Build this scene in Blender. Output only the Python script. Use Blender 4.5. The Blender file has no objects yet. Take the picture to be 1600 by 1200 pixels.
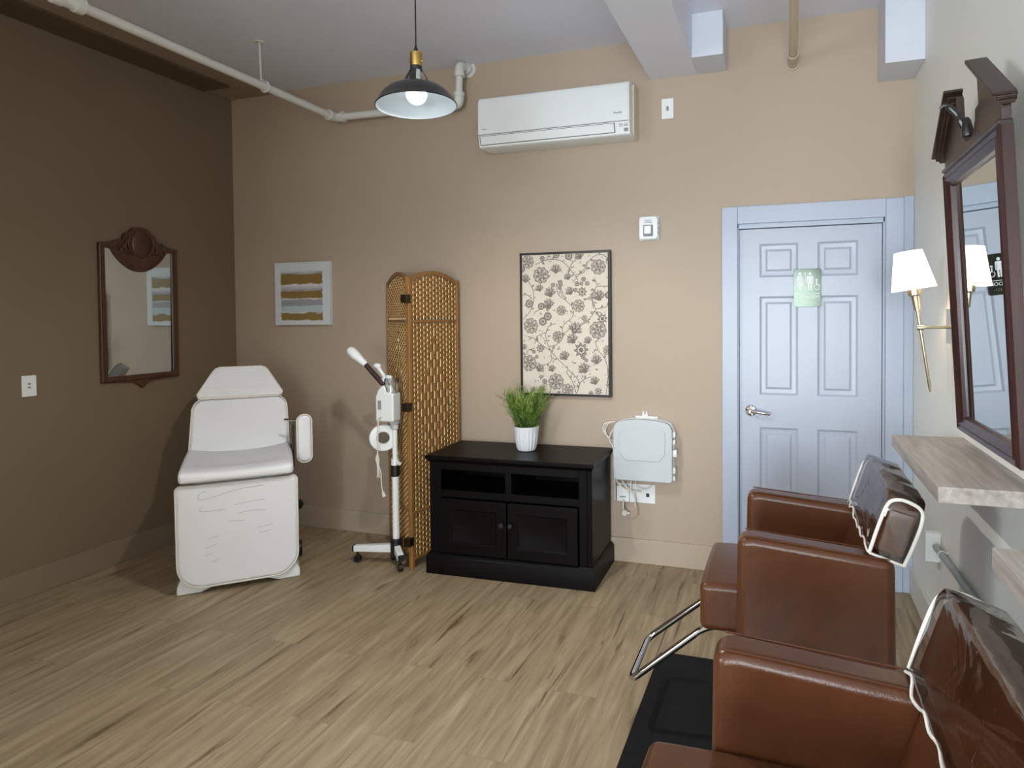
import bpy, bmesh, math, random
from mathutils import Vector, Matrix, Euler
random.seed(7)
PI = math.pi
sc = bpy.context.scene
COL = sc.collection
V = Vector

# ------------------------------------------------------------------ room numbers (metres)
H = 1.529                    # camera height
D, XL, XR, ZC = 3.883, -4.002, 0.660, 3.203
YR = -4.2                    # rear wall, behind the camera

# ------------------------------------------------------------------ materials
def lin(c):
    return tuple(((v/255)/12.92 if v/255 <= .04045 else ((v/255+.055)/1.055)**2.4) for v in c)
def base(name):
    m = bpy.data.materials.new(name); m.use_nodes = True
    nt = m.node_tree
    return m, nt, nt.nodes['Principled BSDF']
def N(nt, t, **k):
    n = nt.nodes.new(t)
    for a, v in k.items():
        setattr(n, a, v)
    return n
def L(nt, a, b): nt.links.new(a, b)
def coords(nt, scale=(1,1,1), kind='Object', rot=(0,0,0)):
    tc = N(nt, 'ShaderNodeTexCoord'); mp = N(nt, 'ShaderNodeMapping')
    mp.inputs['Scale'].default_value = scale; mp.inputs['Rotation'].default_value = rot
    L(nt, tc.outputs[kind], mp.inputs['Vector']); return mp.outputs['Vector']
def noise(nt, vec, scale, detail=3, rough=.5):
    n = N(nt, 'ShaderNodeTexNoise'); n.inputs['Scale'].default_value = scale
    n.inputs['Detail'].default_value = detail; n.inputs['Roughness'].default_value = rough
    L(nt, vec, n.inputs['Vector']); return n
def ramp(nt, fac, stops, interp='LINEAR'):
    r = N(nt, 'ShaderNodeValToRGB'); r.color_ramp.interpolation = interp
    el = r.color_ramp.elements
    while len(el) < len(stops): el.new(.5)
    for e, (p, c) in zip(el, stops):
        e.position = p; e.color = (*c, 1) if len(c) == 3 else c
    L(nt, fac, r.inputs['Fac']); return r
def bump(nt, b, h, strength, dist=.01):
    bp = N(nt, 'ShaderNodeBump'); bp.inputs['Strength'].default_value = strength
    bp.inputs['Distance'].default_value = dist
    L(nt, h, bp.inputs['Height']); L(nt, bp.outputs['Normal'], b.inputs['Normal'])
def mat(name, rgb, rough=.5, metal=0., var=.06, vscale=6., bmp=0., bscale=60., coat=0., spec=.5, stretch=(1,1,1)):
    """one procedural surface: a colour gently mottled by noise, optional fine bump"""
    m, nt, b = base(name)
    c = lin(rgb)
    vec = coords(nt, stretch)
    n = noise(nt, vec, vscale, 4)
    r = ramp(nt, n.outputs['Fac'], [(.25, tuple(x*(1-var) for x in c)), (.75, tuple(min(1, x*(1+var)) for x in c))])
    L(nt, r.outputs['Color'], b.inputs['Base Color'])
    b.inputs['Roughness'].default_value = rough; b.inputs['Metallic'].default_value = metal
    b.inputs['Coat Weight'].default_value = coat; b.inputs['Coat Roughness'].default_value = .08
    b.inputs['Specular IOR Level'].default_value = spec
    if bmp: bump(nt, b, noise(nt, vec, bscale, 3).outputs['Fac'], bmp, .004)
    return m
def emit(name, rgb, s):
    m, nt, b = base(name)
    b.inputs['Base Color'].default_value = (*lin(rgb), 1)
    b.inputs['Emission Color'].default_value = (*lin(rgb), 1); b.inputs['Emission Strength'].default_value = s
    return m
def wood(name, c1, c2, axis=0, scale=1., rough=.4, coat=0.):
    m, nt, b = base(name)
    s = [14*scale]*3; s[axis] = 1.1*scale
    vec = coords(nt, tuple(s))
    n = noise(nt, vec, 2.2, 6, .6)
    r = ramp(nt, n.outputs['Fac'], [(.3, lin(c1)), (.7, lin(c2))])
    L(nt, r.outputs['Color'], b.inputs['Base Color'])
    b.inputs['Roughness'].default_value = rough; b.inputs['Coat Weight'].default_value = coat
    b.inputs['Coat Roughness'].default_value = .15
    bump(nt, b, n.outputs['Fac'], .15, .003)
    return m
def floor_mat():
    m, nt, b = base('oak_plank_floor')
    tc = N(nt, 'ShaderNodeTexCoord'); sx = N(nt, 'ShaderNodeSeparateXYZ'); cb = N(nt, 'ShaderNodeCombineXYZ')
    L(nt, tc.outputs['Object'], sx.inputs[0]); L(nt, sx.outputs['Y'], cb.inputs['X']); L(nt, sx.outputs['X'], cb.inputs['Y'])
    br = N(nt, 'ShaderNodeTexBrick'); br.offset = .37; br.offset_frequency = 2
    for k, v in {'Scale': 1., 'Mortar Size': .0016, 'Mortar Smooth': .3, 'Brick Width': 1.22, 'Row Height': .182, 'Bias': 0.}.items():
        br.inputs[k].default_value = v
    br.inputs['Color1'].default_value = (0,0,0,1); br.inputs['Color2'].default_value = (1,1,1,1); br.inputs['Mortar'].default_value = (.5,.5,.5,1)
    L(nt, cb.outputs[0], br.inputs['Vector'])
    # shift the grain from plank to plank
    off = N(nt, 'ShaderNodeVectorMath', operation='MULTIPLY_ADD')
    off.inputs[1].default_value = (7.3, 3.1, 0); L(nt, br.outputs['Color'], off.inputs[0]); L(nt, cb.outputs[0], off.inputs[2])
    mp = N(nt, 'ShaderNodeMapping'); mp.inputs['Scale'].default_value = (1.3, 16, 1); L(nt, off.outputs[0], mp.inputs['Vector'])
    n1 = noise(nt, mp.outputs[0], 1.6, 8, .62); n1.inputs['Distortion'].default_value = .7
    mp2 = N(nt, 'ShaderNodeMapping'); mp2.inputs['Scale'].default_value = (.85, 13, 1); mp2.inputs['Location'].default_value = (3, 8, 0)
    L(nt, off.outputs[0], mp2.inputs['Vector'])
    n2 = noise(nt, mp2.outputs[0], 1.5, 5, .55); n2.inputs['Distortion'].default_value = 1.0
    c = ramp(nt, n1.outputs['Fac'], [(.22, lin((118,101,78))), (.5, lin((156,138,110))), (.8, lin((183,167,138)))])
    tone = ramp(nt, br.outputs['Color'], [(0, (.90,.89,.87)), (1, (1.05,1.05,1.05))])
    mx = N(nt, 'ShaderNodeMix', data_type='RGBA', blend_type='MULTIPLY'); mx.inputs['Factor'].default_value = 1
    L(nt, c.outputs['Color'], mx.inputs['A']); L(nt, tone.outputs['Color'], mx.inputs['B'])
    dark = ramp(nt, n2.outputs['Fac'], [(.325, (.34,.28,.22)), (.395, (1,1,1))])
    mx2 = N(nt, 'ShaderNodeMix', data_type='RGBA', blend_type='MULTIPLY'); mx2.inputs['Factor'].default_value = .85
    L(nt, mx.outputs['Result'], mx2.inputs['A']); L(nt, dark.outputs['Color'], mx2.inputs['B'])
    mx3 = N(nt, 'ShaderNodeMix', data_type='RGBA', blend_type='MIX'); mx3.inputs['B'].default_value = (*lin((70,56,42)), 1)
    mm = N(nt, 'ShaderNodeMath', operation='MULTIPLY'); mm.inputs[1].default_value = .32
    L(nt, br.outputs['Fac'], mm.inputs[0]); L(nt, mm.outputs[0], mx3.inputs['Factor']); L(nt, mx2.outputs['Result'], mx3.inputs['A'])
    L(nt, mx3.outputs['Result'], b.inputs['Base Color'])
    b.inputs['Roughness'].default_value = .5; b.inputs['Specular IOR Level'].default_value = .35
    bump(nt, b, n1.outputs['Fac'], .12, .003)
    return m
def stripes_mat():
    """painted canvas: gold and grey bands on white, brushed ragged edges; object Z is the height"""
    m, nt, b = base('striped_canvas_paint')
    tc = N(nt, 'ShaderNodeTexCoord'); sp = N(nt, 'ShaderNodeSeparateXYZ'); L(nt, tc.outputs['Object'], sp.inputs[0])
    mp = N(nt, 'ShaderNodeMapping'); mp.inputs['Scale'].default_value = (9, 1, 60); L(nt, tc.outputs['Object'], mp.inputs['Vector'])
    n = noise(nt, mp.outputs[0], 1., 5, .65)
    a = N(nt, 'ShaderNodeMath', operation='MULTIPLY_ADD'); a.inputs[1].default_value = .05; L(nt, n.outputs['Fac'], a.inputs[0]); L(nt, sp.outputs['Z'], a.inputs[2])
    f = N(nt, 'ShaderNodeMapRange'); f.inputs['From Min'].default_value = -.23+.025; f.inputs['From Max'].default_value = .23+.025
    L(nt, a.outputs[0], f.inputs['Value'])
    W, G, S, B_ = lin((205,210,212)), lin((134,107,54)), lin((150,150,152)), lin((176,192,196))
    r = ramp(nt, f.outputs['Result'], [(0, W), (.075, W), (.085, G), (.19, G), (.2, W), (.215, B_), (.30, B_), (.315, S), (.40, S), (.415, W), (.43, G), (.53, G), (.545, S), (.60, lin((188,182,190))), (.64, W), (.655, G), (.80, G), (.815, S), (.86, W)], 'LINEAR')
    ed = N(nt, 'ShaderNodeMath', operation='ABSOLUTE'); L(nt, sp.outputs['X'], ed.inputs[0])
    e2 = N(nt, 'ShaderNodeMath', operation='MULTIPLY_ADD'); e2.inputs[1].default_value = .03; L(nt, n.outputs['Fac'], e2.inputs[0]); L(nt, ed.outputs[0], e2.inputs[2])
    er = ramp(nt, e2.outputs[0], [(.195, (0,0,0)), (.203, (1,1,1))])
    mx = N(nt, 'ShaderNodeMix', data_type='RGBA'); mx.inputs['B'].default_value = (*W, 1)
    L(nt, er.outputs['Color'], mx.inputs['Factor']); L(nt, r.outputs['Color'], mx.inputs['A'])
    L(nt, mx.outputs['Result'], b.inputs['Base Color']); b.inputs['Roughness'].default_value = .45
    bump(nt, b, n.outputs['Fac'], .3, .004)
    return m
def clear_mat(name, tint=(1,1,1), rough=.08, ior=1.5, base_refl=.06, bs=.1):
    """thin clear film: see-through with a glossy coat that grows towards grazing"""
    m = bpy.data.materials.new(name); m.use_nodes = True; nt = m.node_tree; nt.nodes.clear()
    o = N(nt, 'ShaderNodeOutputMaterial'); mx = N(nt, 'ShaderNodeMixShader')
    t = N(nt, 'ShaderNodeBsdfTransparent'); g = N(nt, 'ShaderNodeBsdfGlossy'); fr = N(nt, 'ShaderNodeFresnel')
    t.inputs['Color'].default_value = (*tint, 1); g.inputs['Roughness'].default_value = rough; fr.inputs['IOR'].default_value = ior
    n = noise(nt, coords(nt), 9, 3); bp = N(nt, 'ShaderNodeBump'); bp.inputs['Strength'].default_value = bs; bp.inputs['Distance'].default_value = .02
    L(nt, n.outputs['Fac'], bp.inputs['Height']); L(nt, bp.outputs['Normal'], g.inputs['Normal']); L(nt, bp.outputs['Normal'], fr.inputs['Normal'])
    ad = N(nt, 'ShaderNodeMath', operation='ADD'); ad.inputs[1].default_value = base_refl; L(nt, fr.outputs[0], ad.inputs[0])
    L(nt, ad.outputs[0], mx.inputs['Fac']); L(nt, t.outputs[0], mx.inputs[1]); L(nt, g.outputs[0], mx.inputs[2]); L(nt, mx.outputs[0], o.inputs['Surface'])
    return m

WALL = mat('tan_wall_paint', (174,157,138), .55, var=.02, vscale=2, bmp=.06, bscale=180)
WALLL = mat('tan_wall_paint_shaded', (120,104,83), .6, var=.02, vscale=2, bmp=.06, bscale=180)  # same tan paint darkened: the left wall's shade is put into the colour
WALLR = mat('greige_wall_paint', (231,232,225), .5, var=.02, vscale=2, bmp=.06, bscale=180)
CEIL = mat('ceiling_paint', (224,227,240), .6, var=.02, vscale=1.5)
WHITE_TRIM = mat('white_trim_paint', (170,181,198), .35, var=.015, vscale=4)
BOXPAINT = mat('white_box_paint', (206,212,224), .4, var=.015, vscale=4)
DOOR_PAINT = mat('door_paint', (171,179,195), .34, var=.015, vscale=4)
BASEL = mat('baseboard_paint_shaded', (132,115,95), .5, var=.02, vscale=3)  # tan baseboard darkened to match, left-side shade in the colour
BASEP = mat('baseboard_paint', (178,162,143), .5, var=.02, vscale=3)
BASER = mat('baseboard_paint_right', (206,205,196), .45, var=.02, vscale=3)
FLOOR = floor_mat()
WHITE_PIPE = mat('white_pipe_paint', (214,214,210), .35, var=.03, vscale=12)
BEIGE_PIPE = mat('beige_pipe_paint', (192,178,156), .45, var=.04, vscale=9)
PLASTIC = mat('white_plastic', (230,234,234), .38, var=.015, vscale=5)
PLASTIC_G = mat('pale_grey_plastic', (194,200,204), .42, var=.02, vscale=5)
DARKGREY = mat('dark_gap', (60,62,64), .6)
GREYMARK = mat('grey_print', (140,146,150), .6)
LEATHER = mat('brown_vinyl', (84,49,28), .28, var=.12, vscale=16, bmp=.16, bscale=220, spec=.36)
WVINYL = mat('white_vinyl', (230,231,233), .42, var=.02, vscale=5, bmp=.06, bscale=160)
WVINYL_WORN = mat('white_vinyl_crease', (176,176,174), .5)
WELT = mat('white_piping', (226,222,214), .5)
CHROME = mat('chrome', (205,205,205), .07, 1., var=.02)
STEEL = mat('brushed_steel', (190,188,182), .22, 1., var=.04)
BRASS = mat('brass', (196,164,92), .26, 1., var=.06, vscale=20)
NICKEL = mat('brushed_champagne_brass', (204,194,168), .28, 1., var=.04, vscale=20)
MIRROR = mat('mirror_silver', (214,222,222), .012, 1., var=.01)
MAHOG = wood('mahogany', (28,12,11), (62,28,26), 2, 1., .34, .18)
MAHOG_Y = wood('mahogany_lengthwise', (36,24,19), (58,39,31), 1, 1., .38, .12)
WALNUT = wood('walnut_frame', (54,32,18), (88,54,32), 2, 1.2, .4, .2)
ESPRESSO = wood('espresso_wood', (7,6,6), (13,10,10), 0, 1., .42, .05)
ESPRESSO.node_tree.nodes['Principled BSDF'].inputs['Specular IOR Level'].default_value = .1
SHELFWOOD = wood('grey_oak_laminate', (138,130,122), (186,178,170), 1, 1.2, .42)
BAMBOO = wood('bamboo_post', (112,78,38), (158,114,60), 2, 2., .45)
WEAVE = mat('paper_fibre_weave', (134,92,36), .6, var=.22, vscale=30)
STAKE = mat('pale_stake', (240,216,164), .6, var=.1, vscale=20)
BLACK = mat('black_plastic', (18,18,19), .45, var=.1)
BLACKMET = mat('black_enamel', (34,33,34), .28, var=.1)
BLACKSIGN = mat('black_sign_plastic', (14,15,15), .12, var=.02, spec=.42)
BLACKSIGN.node_tree.nodes['Principled BSDF'].inputs['Specular Tint'].default_value = (.8, 1, .78, 1)  # green of the outdoor reflection put into the specular tint
SIGNWHITE = mat('sign_white', (225,228,230), .5)
RUBBER = mat('black_rubber_mat', (10,10,12), .7, spec=.25, var=.15, bmp=.3, bscale=120)
SHADE_IN = mat('white_enamel', (186,196,202), .3, var=.01)
BULB = emit('lit_bulb', (245,250,255), 5.5)
SHADE_LIT = emit('lit_lampshade', (255,246,232), 2.2)
CREAM = mat('canvas_cream', (212,202,188), .7, var=.03, vscale=30, bmp=.1, bscale=300)
INK = mat('canvas_ink', (118,108,100), .75, var=.2, vscale=80)
INK2 = mat('canvas_ink_pale', (172,162,152), .75, var=.15, vscale=90)
BLACKFRAME = mat('black_frame', (24,20,18), .4)
STRIPES = stripes_mat()
CANVASW = mat('canvas_white', (206,211,214), .6, var=.02)
POTW = mat('white_ceramic', (222,224,230), .3, var=.01)
GRASS = mat('artificial_grass', (124,152,62), .5, var=.3, vscale=14)
GRASS2 = mat('artificial_grass_dark', (72,104,42), .5, var=.3, vscale=14)
SOIL = mat('dark_soil', (40,32,22), .9, var=.3)
CLEAR = clear_mat('clear_plastic_cover', (.97,.96,.96), .06, 1.42, .08)
JARGLASS = clear_mat('clear_jar', (.94,.96,.95), .12, 1.35, .16, .05)
CABLEW = mat('white_cable', (214,210,200), .5)
GREYTUBE = mat('grey_sheathing', (150,156,156), .35, var=.12, vscale=30)
STROBE = mat('strobe_lens', (235,240,245), .12, .3)
BRONZE = mat('antique_bronze', (58,44,34), .4, .8)

# ------------------------------------------------------------------ mesh building
class MB:
    def __init__(s): s.bm = bmesh.new(); s.mi = 0
    def _tag(s, faces):
        for f in faces: f.material_index = s.mi
    def box(s, x0, x1, y0, y1, z0, z1, M=None):
        vs = [s.bm.verts.new(V((x, y, z))) for x in (x0, x1) for y in (y0, y1) for z in (z0, z1)]
        if M is not None:
            for v in vs: v.co = M @ v.co
        q = [(0,1,3,2), (4,6,7,5), (0,4,5,1), (2,3,7,6), (0,2,6,4), (1,5,7,3)]
        s._tag([s.bm.faces.new([vs[i] for i in f]) for f in q]); return s
    def prism(s, poly, d0, d1, fn):
        """poly: list of (a,b); fn(a,b,d) -> point"""
        A = [s.bm.verts.new(V(fn(a, b, d0))) for a, b in poly]
        B = [s.bm.verts.new(V(fn(a, b, d1))) for a, b in poly]
        fs = [s.bm.faces.new(A[::-1]), s.bm.faces.new(B)]
        n = len(poly)
        for i in range(n): fs.append(s.bm.faces.new([A[i], A[(i+1) % n], B[(i+1) % n], B[i]]))
        s._tag(fs); return s
    def flat(s, poly, fn):
        s._tag([s.bm.faces.new([s.bm.verts.new(V(fn(a, b))) for a, b in poly])]); return s
    def rings(s, rings, cap0=True, cap1=True, closed=True):
        R = [[s.bm.verts.new(V(p)) for p in r] for r in rings]
        fs = []; n = len(R[0])
        for a, b in zip(R, R[1:]):
            for i in range(n if closed else n-1):
                fs.append(s.bm.faces.new([a[i], a[(i+1) % n], b[(i+1) % n], b[i]]))
        if closed and cap0: fs.append(s.bm.faces.new(R[0][::-1]))
        if closed and cap1: fs.append(s.bm.faces.new(R[-1]))
        s._tag(fs); return s
    def lathe(s, prof, n=32, M=None, a0=0, a1=2*PI, cap0=True, cap1=True):
        full = abs(a1-a0-2*PI) < 1e-6
        k = n if full else n+1
        rings = []
        for r, z in prof:
            ring = []
            for i in range(k):
                a = a0+(a1-a0)*i/n
                p = V((max(r, 1e-5)*math.cos(a), max(r, 1e-5)*math.sin(a), z)); ring.append(M @ p if M is not None else p)
            rings.append(ring)
        return s.rings(rings, cap0, cap1, full)
    def cyl(s, p0, p1, r0, r1=None, n=20):
        p0, p1 = V(p0), V(p1); d = (p1-p0); M = Matrix.Translation(p0) @ d.to_track_quat('Z', 'Y').to_matrix().to_4x4()
        return s.lathe([(r0, 0), (r0 if r1 is None else r1, d.length)], n, M)
    def tube(s, pts, r, n=10, closed=False):
        pts = [V(p) for p in pts]; rings = []; m = len(pts)
        prev = None
        for i, p in enumerate(pts):
            a = pts[i-1] if (i or closed) else p; b = pts[(i+1) % m] if (i < m-1 or closed) else p
            t = (b-a).normalized()
            if prev is None:
                u = t.orthogonal().normalized()
            else:
                u = (prev - t*prev.dot(t)); u = u.normalized() if u.length > 1e-6 else t.orthogonal().normalized()
            prev = u; w = t.cross(u); rr = r[i] if isinstance(r, (list, tuple)) else r
            rings.append([p+(u*math.cos(2*PI*k/n)+w*math.sin(2*PI*k/n))*rr for k in range(n)])
        if closed: rings.append(rings[0]); return s.rings(rings, False, False)
        return s.rings(rings)
    def sphere(s, c, r, n=16, sq=(1,1,1)):
        prof = [(math.sin(PI*i/n), -math.cos(PI*i/n)) for i in range(n+1)]
        M = Matrix.Translation(V(c)) @ Matrix.Diagonal((r*sq[0], r*sq[1], r*sq[2], 1))
        return s.lathe(prof, n*2, M)
def roundpath(pts, r, n=6):
    """round the corners of an open polyline"""
    pts = [V(p) for p in pts]; out = [pts[0]]
    for a, b, c in zip(pts, pts[1:], pts[2:]):
        d1 = min(r, (a-b).length*.49); d2 = min(r, (c-b).length*.49)
        p, q = b+(a-b).normalized()*d1, b+(c-b).normalized()*d2
        for i in range(n+1):
            t = i/n; out.append(p.lerp(b, t).lerp(b.lerp(q, t), t))
    return out+[pts[-1]]
def spline(pts, n=8):
    """smooth curve through points"""
    P = [V(p) for p in pts]; P = [P[0]*2-P[1]]+P+[P[-1]*2-P[-2]]; out = []
    for i in range(1, len(P)-2):
        a, b, c, d = P[i-1:i+3]
        for k in range(n):
            t = k/n
            out.append(.5*((2*b)+(c-a)*t+(2*a-5*b+4*c-d)*t*t+(3*b-a-3*c+d)*t**3))
    return out+[P[-2]]
def rrect(x0, x1, y0, y1, r, n=6):
    out = []
    rs = r if isinstance(r, (list, tuple)) else [r]*4   # tr, tl, bl, br
    for (cx, cy, a, q) in ((x1, y1, 0, 0), (x0, y1, PI/2, 1), (x0, y0, PI, 2), (x1, y0, 1.5*PI, 3)):
        rr = rs[q]; sx = -1 if cx == x1 else 1; sy = -1 if cy == y1 else 1
        for i in range(n+1):
            t = a+PI/2*i/n; out.append((cx+sx*rr+rr*math.cos(t), cy+sy*rr+rr*math.sin(t)))
    return out
def ob(name, mb, m, parent=None, bevel=0., seg=3, smooth=True, ang=35, sub=0, loc=None, rot=None, weld=True):
    bm = mb.bm
    if weld: bmesh.ops.remove_doubles(bm, verts=bm.verts, dist=1e-5)
    bmesh.ops.recalc_face_normals(bm, faces=bm.faces)
    me = bpy.data.meshes.new(name); bm.to_mesh(me); bm.free()
    for x in (m if isinstance(m, (list, tuple)) else [m]): me.materials.append(x)
    if smooth:
        for p in me.polygons: p.use_smooth = True
        me.set_sharp_from_angle(angle=math.radians(ang))
    o = bpy.data.objects.new(name, me); COL.objects.link(o)
    if parent is not None: o.parent = parent
    if loc is not None: o.location = loc
    if rot is not None: o.rotation_euler = rot
    if bevel:
        b = o.modifiers.new('Bevel', 'BEVEL'); b.width = bevel; b.segments = seg; b.limit_method = 'ANGLE'
        b.angle_limit = math.radians(40); b.harden_normals = True
    if sub:
        u = o.modifiers.new('Subdivision', 'SUBSURF'); u.levels = u.render_levels = sub
    return o
def thing(name, label, cat, loc=(0,0,0), rotz=0., group=None, rot=None):
    o = bpy.data.objects.new(name, None); COL.objects.link(o); o.empty_display_size = .1
    o.location = loc; o.rotation_euler = rot if rot is not None else (0, 0, rotz)
    return tag(o, label, cat, group)
def tag(o, label, cat, group=None):
    o['label'] = label; o['category'] = cat
    if group: o['group'] = group
    return o
def struct(name, mb, m, **k):
    o = ob(name, mb, m, **k); o['kind'] = 'structure'; return o
def text(name, body, size, m, parent, loc, rot, depth=.0008):
    c = bpy.data.curves.new(name, 'FONT'); c.body = body; c.size = size; c.extrude = depth; c.align_x = 'CENTER'; c.align_y = 'CENTER'
    t = bpy.data.objects.new(name, c); COL.objects.link(t)
    dg = bpy.context.evaluated_depsgraph_get(); me = bpy.data.meshes.new_from_object(t.evaluated_get(dg))
    bpy.data.objects.remove(t); me.materials.clear(); me.materials.append(m)
    o = bpy.data.objects.new(name, me); COL.objects.link(o); o.parent = parent; o.location = loc; o.rotation_euler = rot
    return o
UP = (PI/2, 0, 0)            # text standing upright, facing -Y

# ------------------------------------------------------------------ the room
struct('floor', MB().box(XL-.1, XR+.1, YR-.1, D+.12, -.1, 0), FLOOR, smooth=False)
struct('ceiling', MB().box(XL-.1, XR+.1, YR-.1, D+.12, ZC, ZC+.1), CEIL, smooth=False)
DX0, DX1, DZ = -.278, .522, 2.066           # door opening
mb = MB()
mb.box(XL-.1, DX0, D, D+.12, 0, ZC); mb.box(DX1, XR, D, D+.12, 0, ZC); mb.box(DX0, DX1, D, D+.12, DZ, ZC)
struct('wall_back', mb, WALL, smooth=False)
LY0, LY1, LZ0, LZ1 = -3.5, -1.3, .85, 2.45          # added side window, unseen behind the camera, to brighten the right wall
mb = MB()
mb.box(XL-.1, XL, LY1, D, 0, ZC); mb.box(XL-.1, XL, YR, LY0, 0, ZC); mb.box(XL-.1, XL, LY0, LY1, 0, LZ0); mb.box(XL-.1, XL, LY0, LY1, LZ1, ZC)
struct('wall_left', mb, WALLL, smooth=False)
mb = MB()
for a, b, c, d in ((LY0, LY1, LZ0, LZ0+.05), (LY0, LY1, LZ1-.05, LZ1), (LY0, LY0+.05, LZ0, LZ1), (LY1-.05, LY1, LZ0, LZ1), (-2.425, -2.375, LZ0, LZ1)):
    mb.box(XL-.07, XL-.02, a, b, c, d)
struct('added_window', mb, WHITE_TRIM, smooth=False)
struct('light_block_pier', MB().box(XL, -3.42, -.86, -.75, 0, ZC), WALL, smooth=False)  # added unseen pier, blocks side-window light from the left of the back wall
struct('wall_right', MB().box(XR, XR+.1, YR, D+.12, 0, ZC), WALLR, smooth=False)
# rear wall behind the camera with a wide shop window
WX0, WX1, WZ0, WZ1 = -.95, .58, .22, 2.40
mb = MB(); y0, y1 = YR-.12, YR
mb.box(XL-.1, WX0, y0, y1, 0, ZC); mb.box(WX1, XR+.1, y0, y1, 0, ZC); mb.box(WX0, WX1, y0, y1, 0, WZ0); mb.box(WX0, WX1, y0, y1, WZ1, ZC)
struct('wall_rear', mb, WALL, smooth=False)
mb = MB()
for a, b, c, d in ((WX0, WX1, WZ0, WZ0+.05), (WX0, WX1, WZ1-.05, WZ1), (WX0, WX0+.05, WZ0, WZ1), (WX1-.05, WX1, WZ0, WZ1), (-.21, -.16, WZ0, WZ1)):
    mb.box(a, b, YR-.09, YR-.03, c, d)
struct('window_1', mb, WHITE_TRIM, smooth=False)
# added unseen partition behind the camera, keeps window light off the left side
struct('light_block_partition', MB().box(-1.12, -1.0, YR, -1.4, 0, ZC), WALL, smooth=False)

BH = .15
def baseboard(name, x0, x1, y0, y1, m):
    return struct(name, MB().box(x0, x1, y0, y1, 0, BH), m, bevel=.004, seg=2)
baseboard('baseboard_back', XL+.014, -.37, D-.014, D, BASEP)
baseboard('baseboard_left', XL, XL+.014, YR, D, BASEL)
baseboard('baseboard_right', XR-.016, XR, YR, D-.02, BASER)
# ceiling beam and boxed-in stubs at the back wall
struct('trim_1', MB().box(-.785, -.5, YR, D, 2.962, ZC), CEIL, smooth=False)                     # beam
struct('trim_2', MB().box(-.5, -.328, 3.625, D, 2.962, ZC), BOXPAINT, bevel=.003)              # box beside the beam
struct('trim_3', MB().box(.478, XR, 3.60, D, 2.80, ZC), BOXPAINT, bevel=.003)                  # box in the right corner
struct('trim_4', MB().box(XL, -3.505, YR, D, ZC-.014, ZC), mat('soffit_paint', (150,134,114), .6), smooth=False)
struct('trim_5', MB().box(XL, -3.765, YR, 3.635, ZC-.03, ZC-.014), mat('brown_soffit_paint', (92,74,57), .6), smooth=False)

# ------------------------------------------------------------------ door
dr = bpy.data.objects.new('door_1', None); COL.objects.link(dr); dr['kind'] = 'structure'; dr.location = (0, D, 0)
mb = MB()   # casing, jambs, filler strip to the corner
for a, b, c, d in ((-.36, -.27, 0, 2.164), (.52, .61, 0, 2.164), (-.27, .52, 2.062, 2.164)):
    mb.box(a, b, -.02, 0, c, d)
ob('door_casing', mb, WHITE_TRIM, dr, bevel=.004, seg=2)
ob('filler_strip', MB().box(.61, XR-.001, -.012, 0, 0, 2.17), WHITE_TRIM, dr, bevel=.002)
mb = MB()
for a, b, c, d in ((DX0, -.264, 0, DZ), (.508, DX1, 0, DZ), (DX0, DX1, 2.036, DZ)):
    mb.box(a, b, .0, .1, c, d)
for a, b, c, d in ((-.264, -.252, 0, 2.036), (.496, .508, 0, 2.036), (-.252, .496, 2.024, 2.036)):
    mb.box(a, b, .06, .1, c, d)
ob('door_jamb', mb, WHITE_TRIM, dr, bevel=.002)
SX0, SX1, SZ0, SZ1 = -.261, .505, .01, 2.032
xs = [SX0, -.148, .066, .17, .384, SX1]; zs = [SZ0, .24, .875, 1.065, 1.64, 1.75, 1.945, SZ1]
mb = MB(); yf = .018
for i in range(5):
    for j in range(7):
        a, b, c, d = xs[i], xs[i+1], zs[j], zs[j+1]
        if i in (1, 3) and j in (1, 3, 5):
            rr = []
            for inset, dep in ((0, 0), (.012, .009), (.02, .010), (.034, .010), (.042, .005), (.046, .003)):
                rr.append([(a+inset, yf+dep, c+inset), (b-inset, yf+dep, c+inset), (b-inset, yf+dep, d-inset), (a+inset, yf+dep, d-inset)])
            mb.rings(rr, False, True)
        else:
            mb.bm.faces.new([mb.bm.verts.new(p) for p in ((a, yf, c), (b, yf, c), (b, yf, d), (a, yf, d))])
mb.rings([[(SX0, yf, SZ0), (SX1, yf, SZ0), (SX1, yf, SZ1), (SX0, yf, SZ1)], [(SX0, .058, SZ0), (SX1, .058, SZ0), (SX1, .058, SZ1), (SX0, .058, SZ1)]], False, True)
ob('door_leaf', mb, DOOR_PAINT, dr, ang=20)
mb = MB()
mb.lathe([(.0, 0), (.033, 0), (.033, .004), (.028, .010), (.013, .013), (.0105, .016), (.0105, .05), (0, .05)], 28, Matrix.Translation((-.196, yf, .970)) @ Matrix.Rotation(PI/2, 4, 'X'))
mb.tube(roundpath([(-.196, yf-.045, .970), (-.17, yf-.05, .970), (-.12, yf-.052, .963), (-.088, yf-.046, .958)], .03), [.0105]*9+[.0095]*6+[.008], 12)
ob('door_handle', mb, CHROME, dr)

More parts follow.
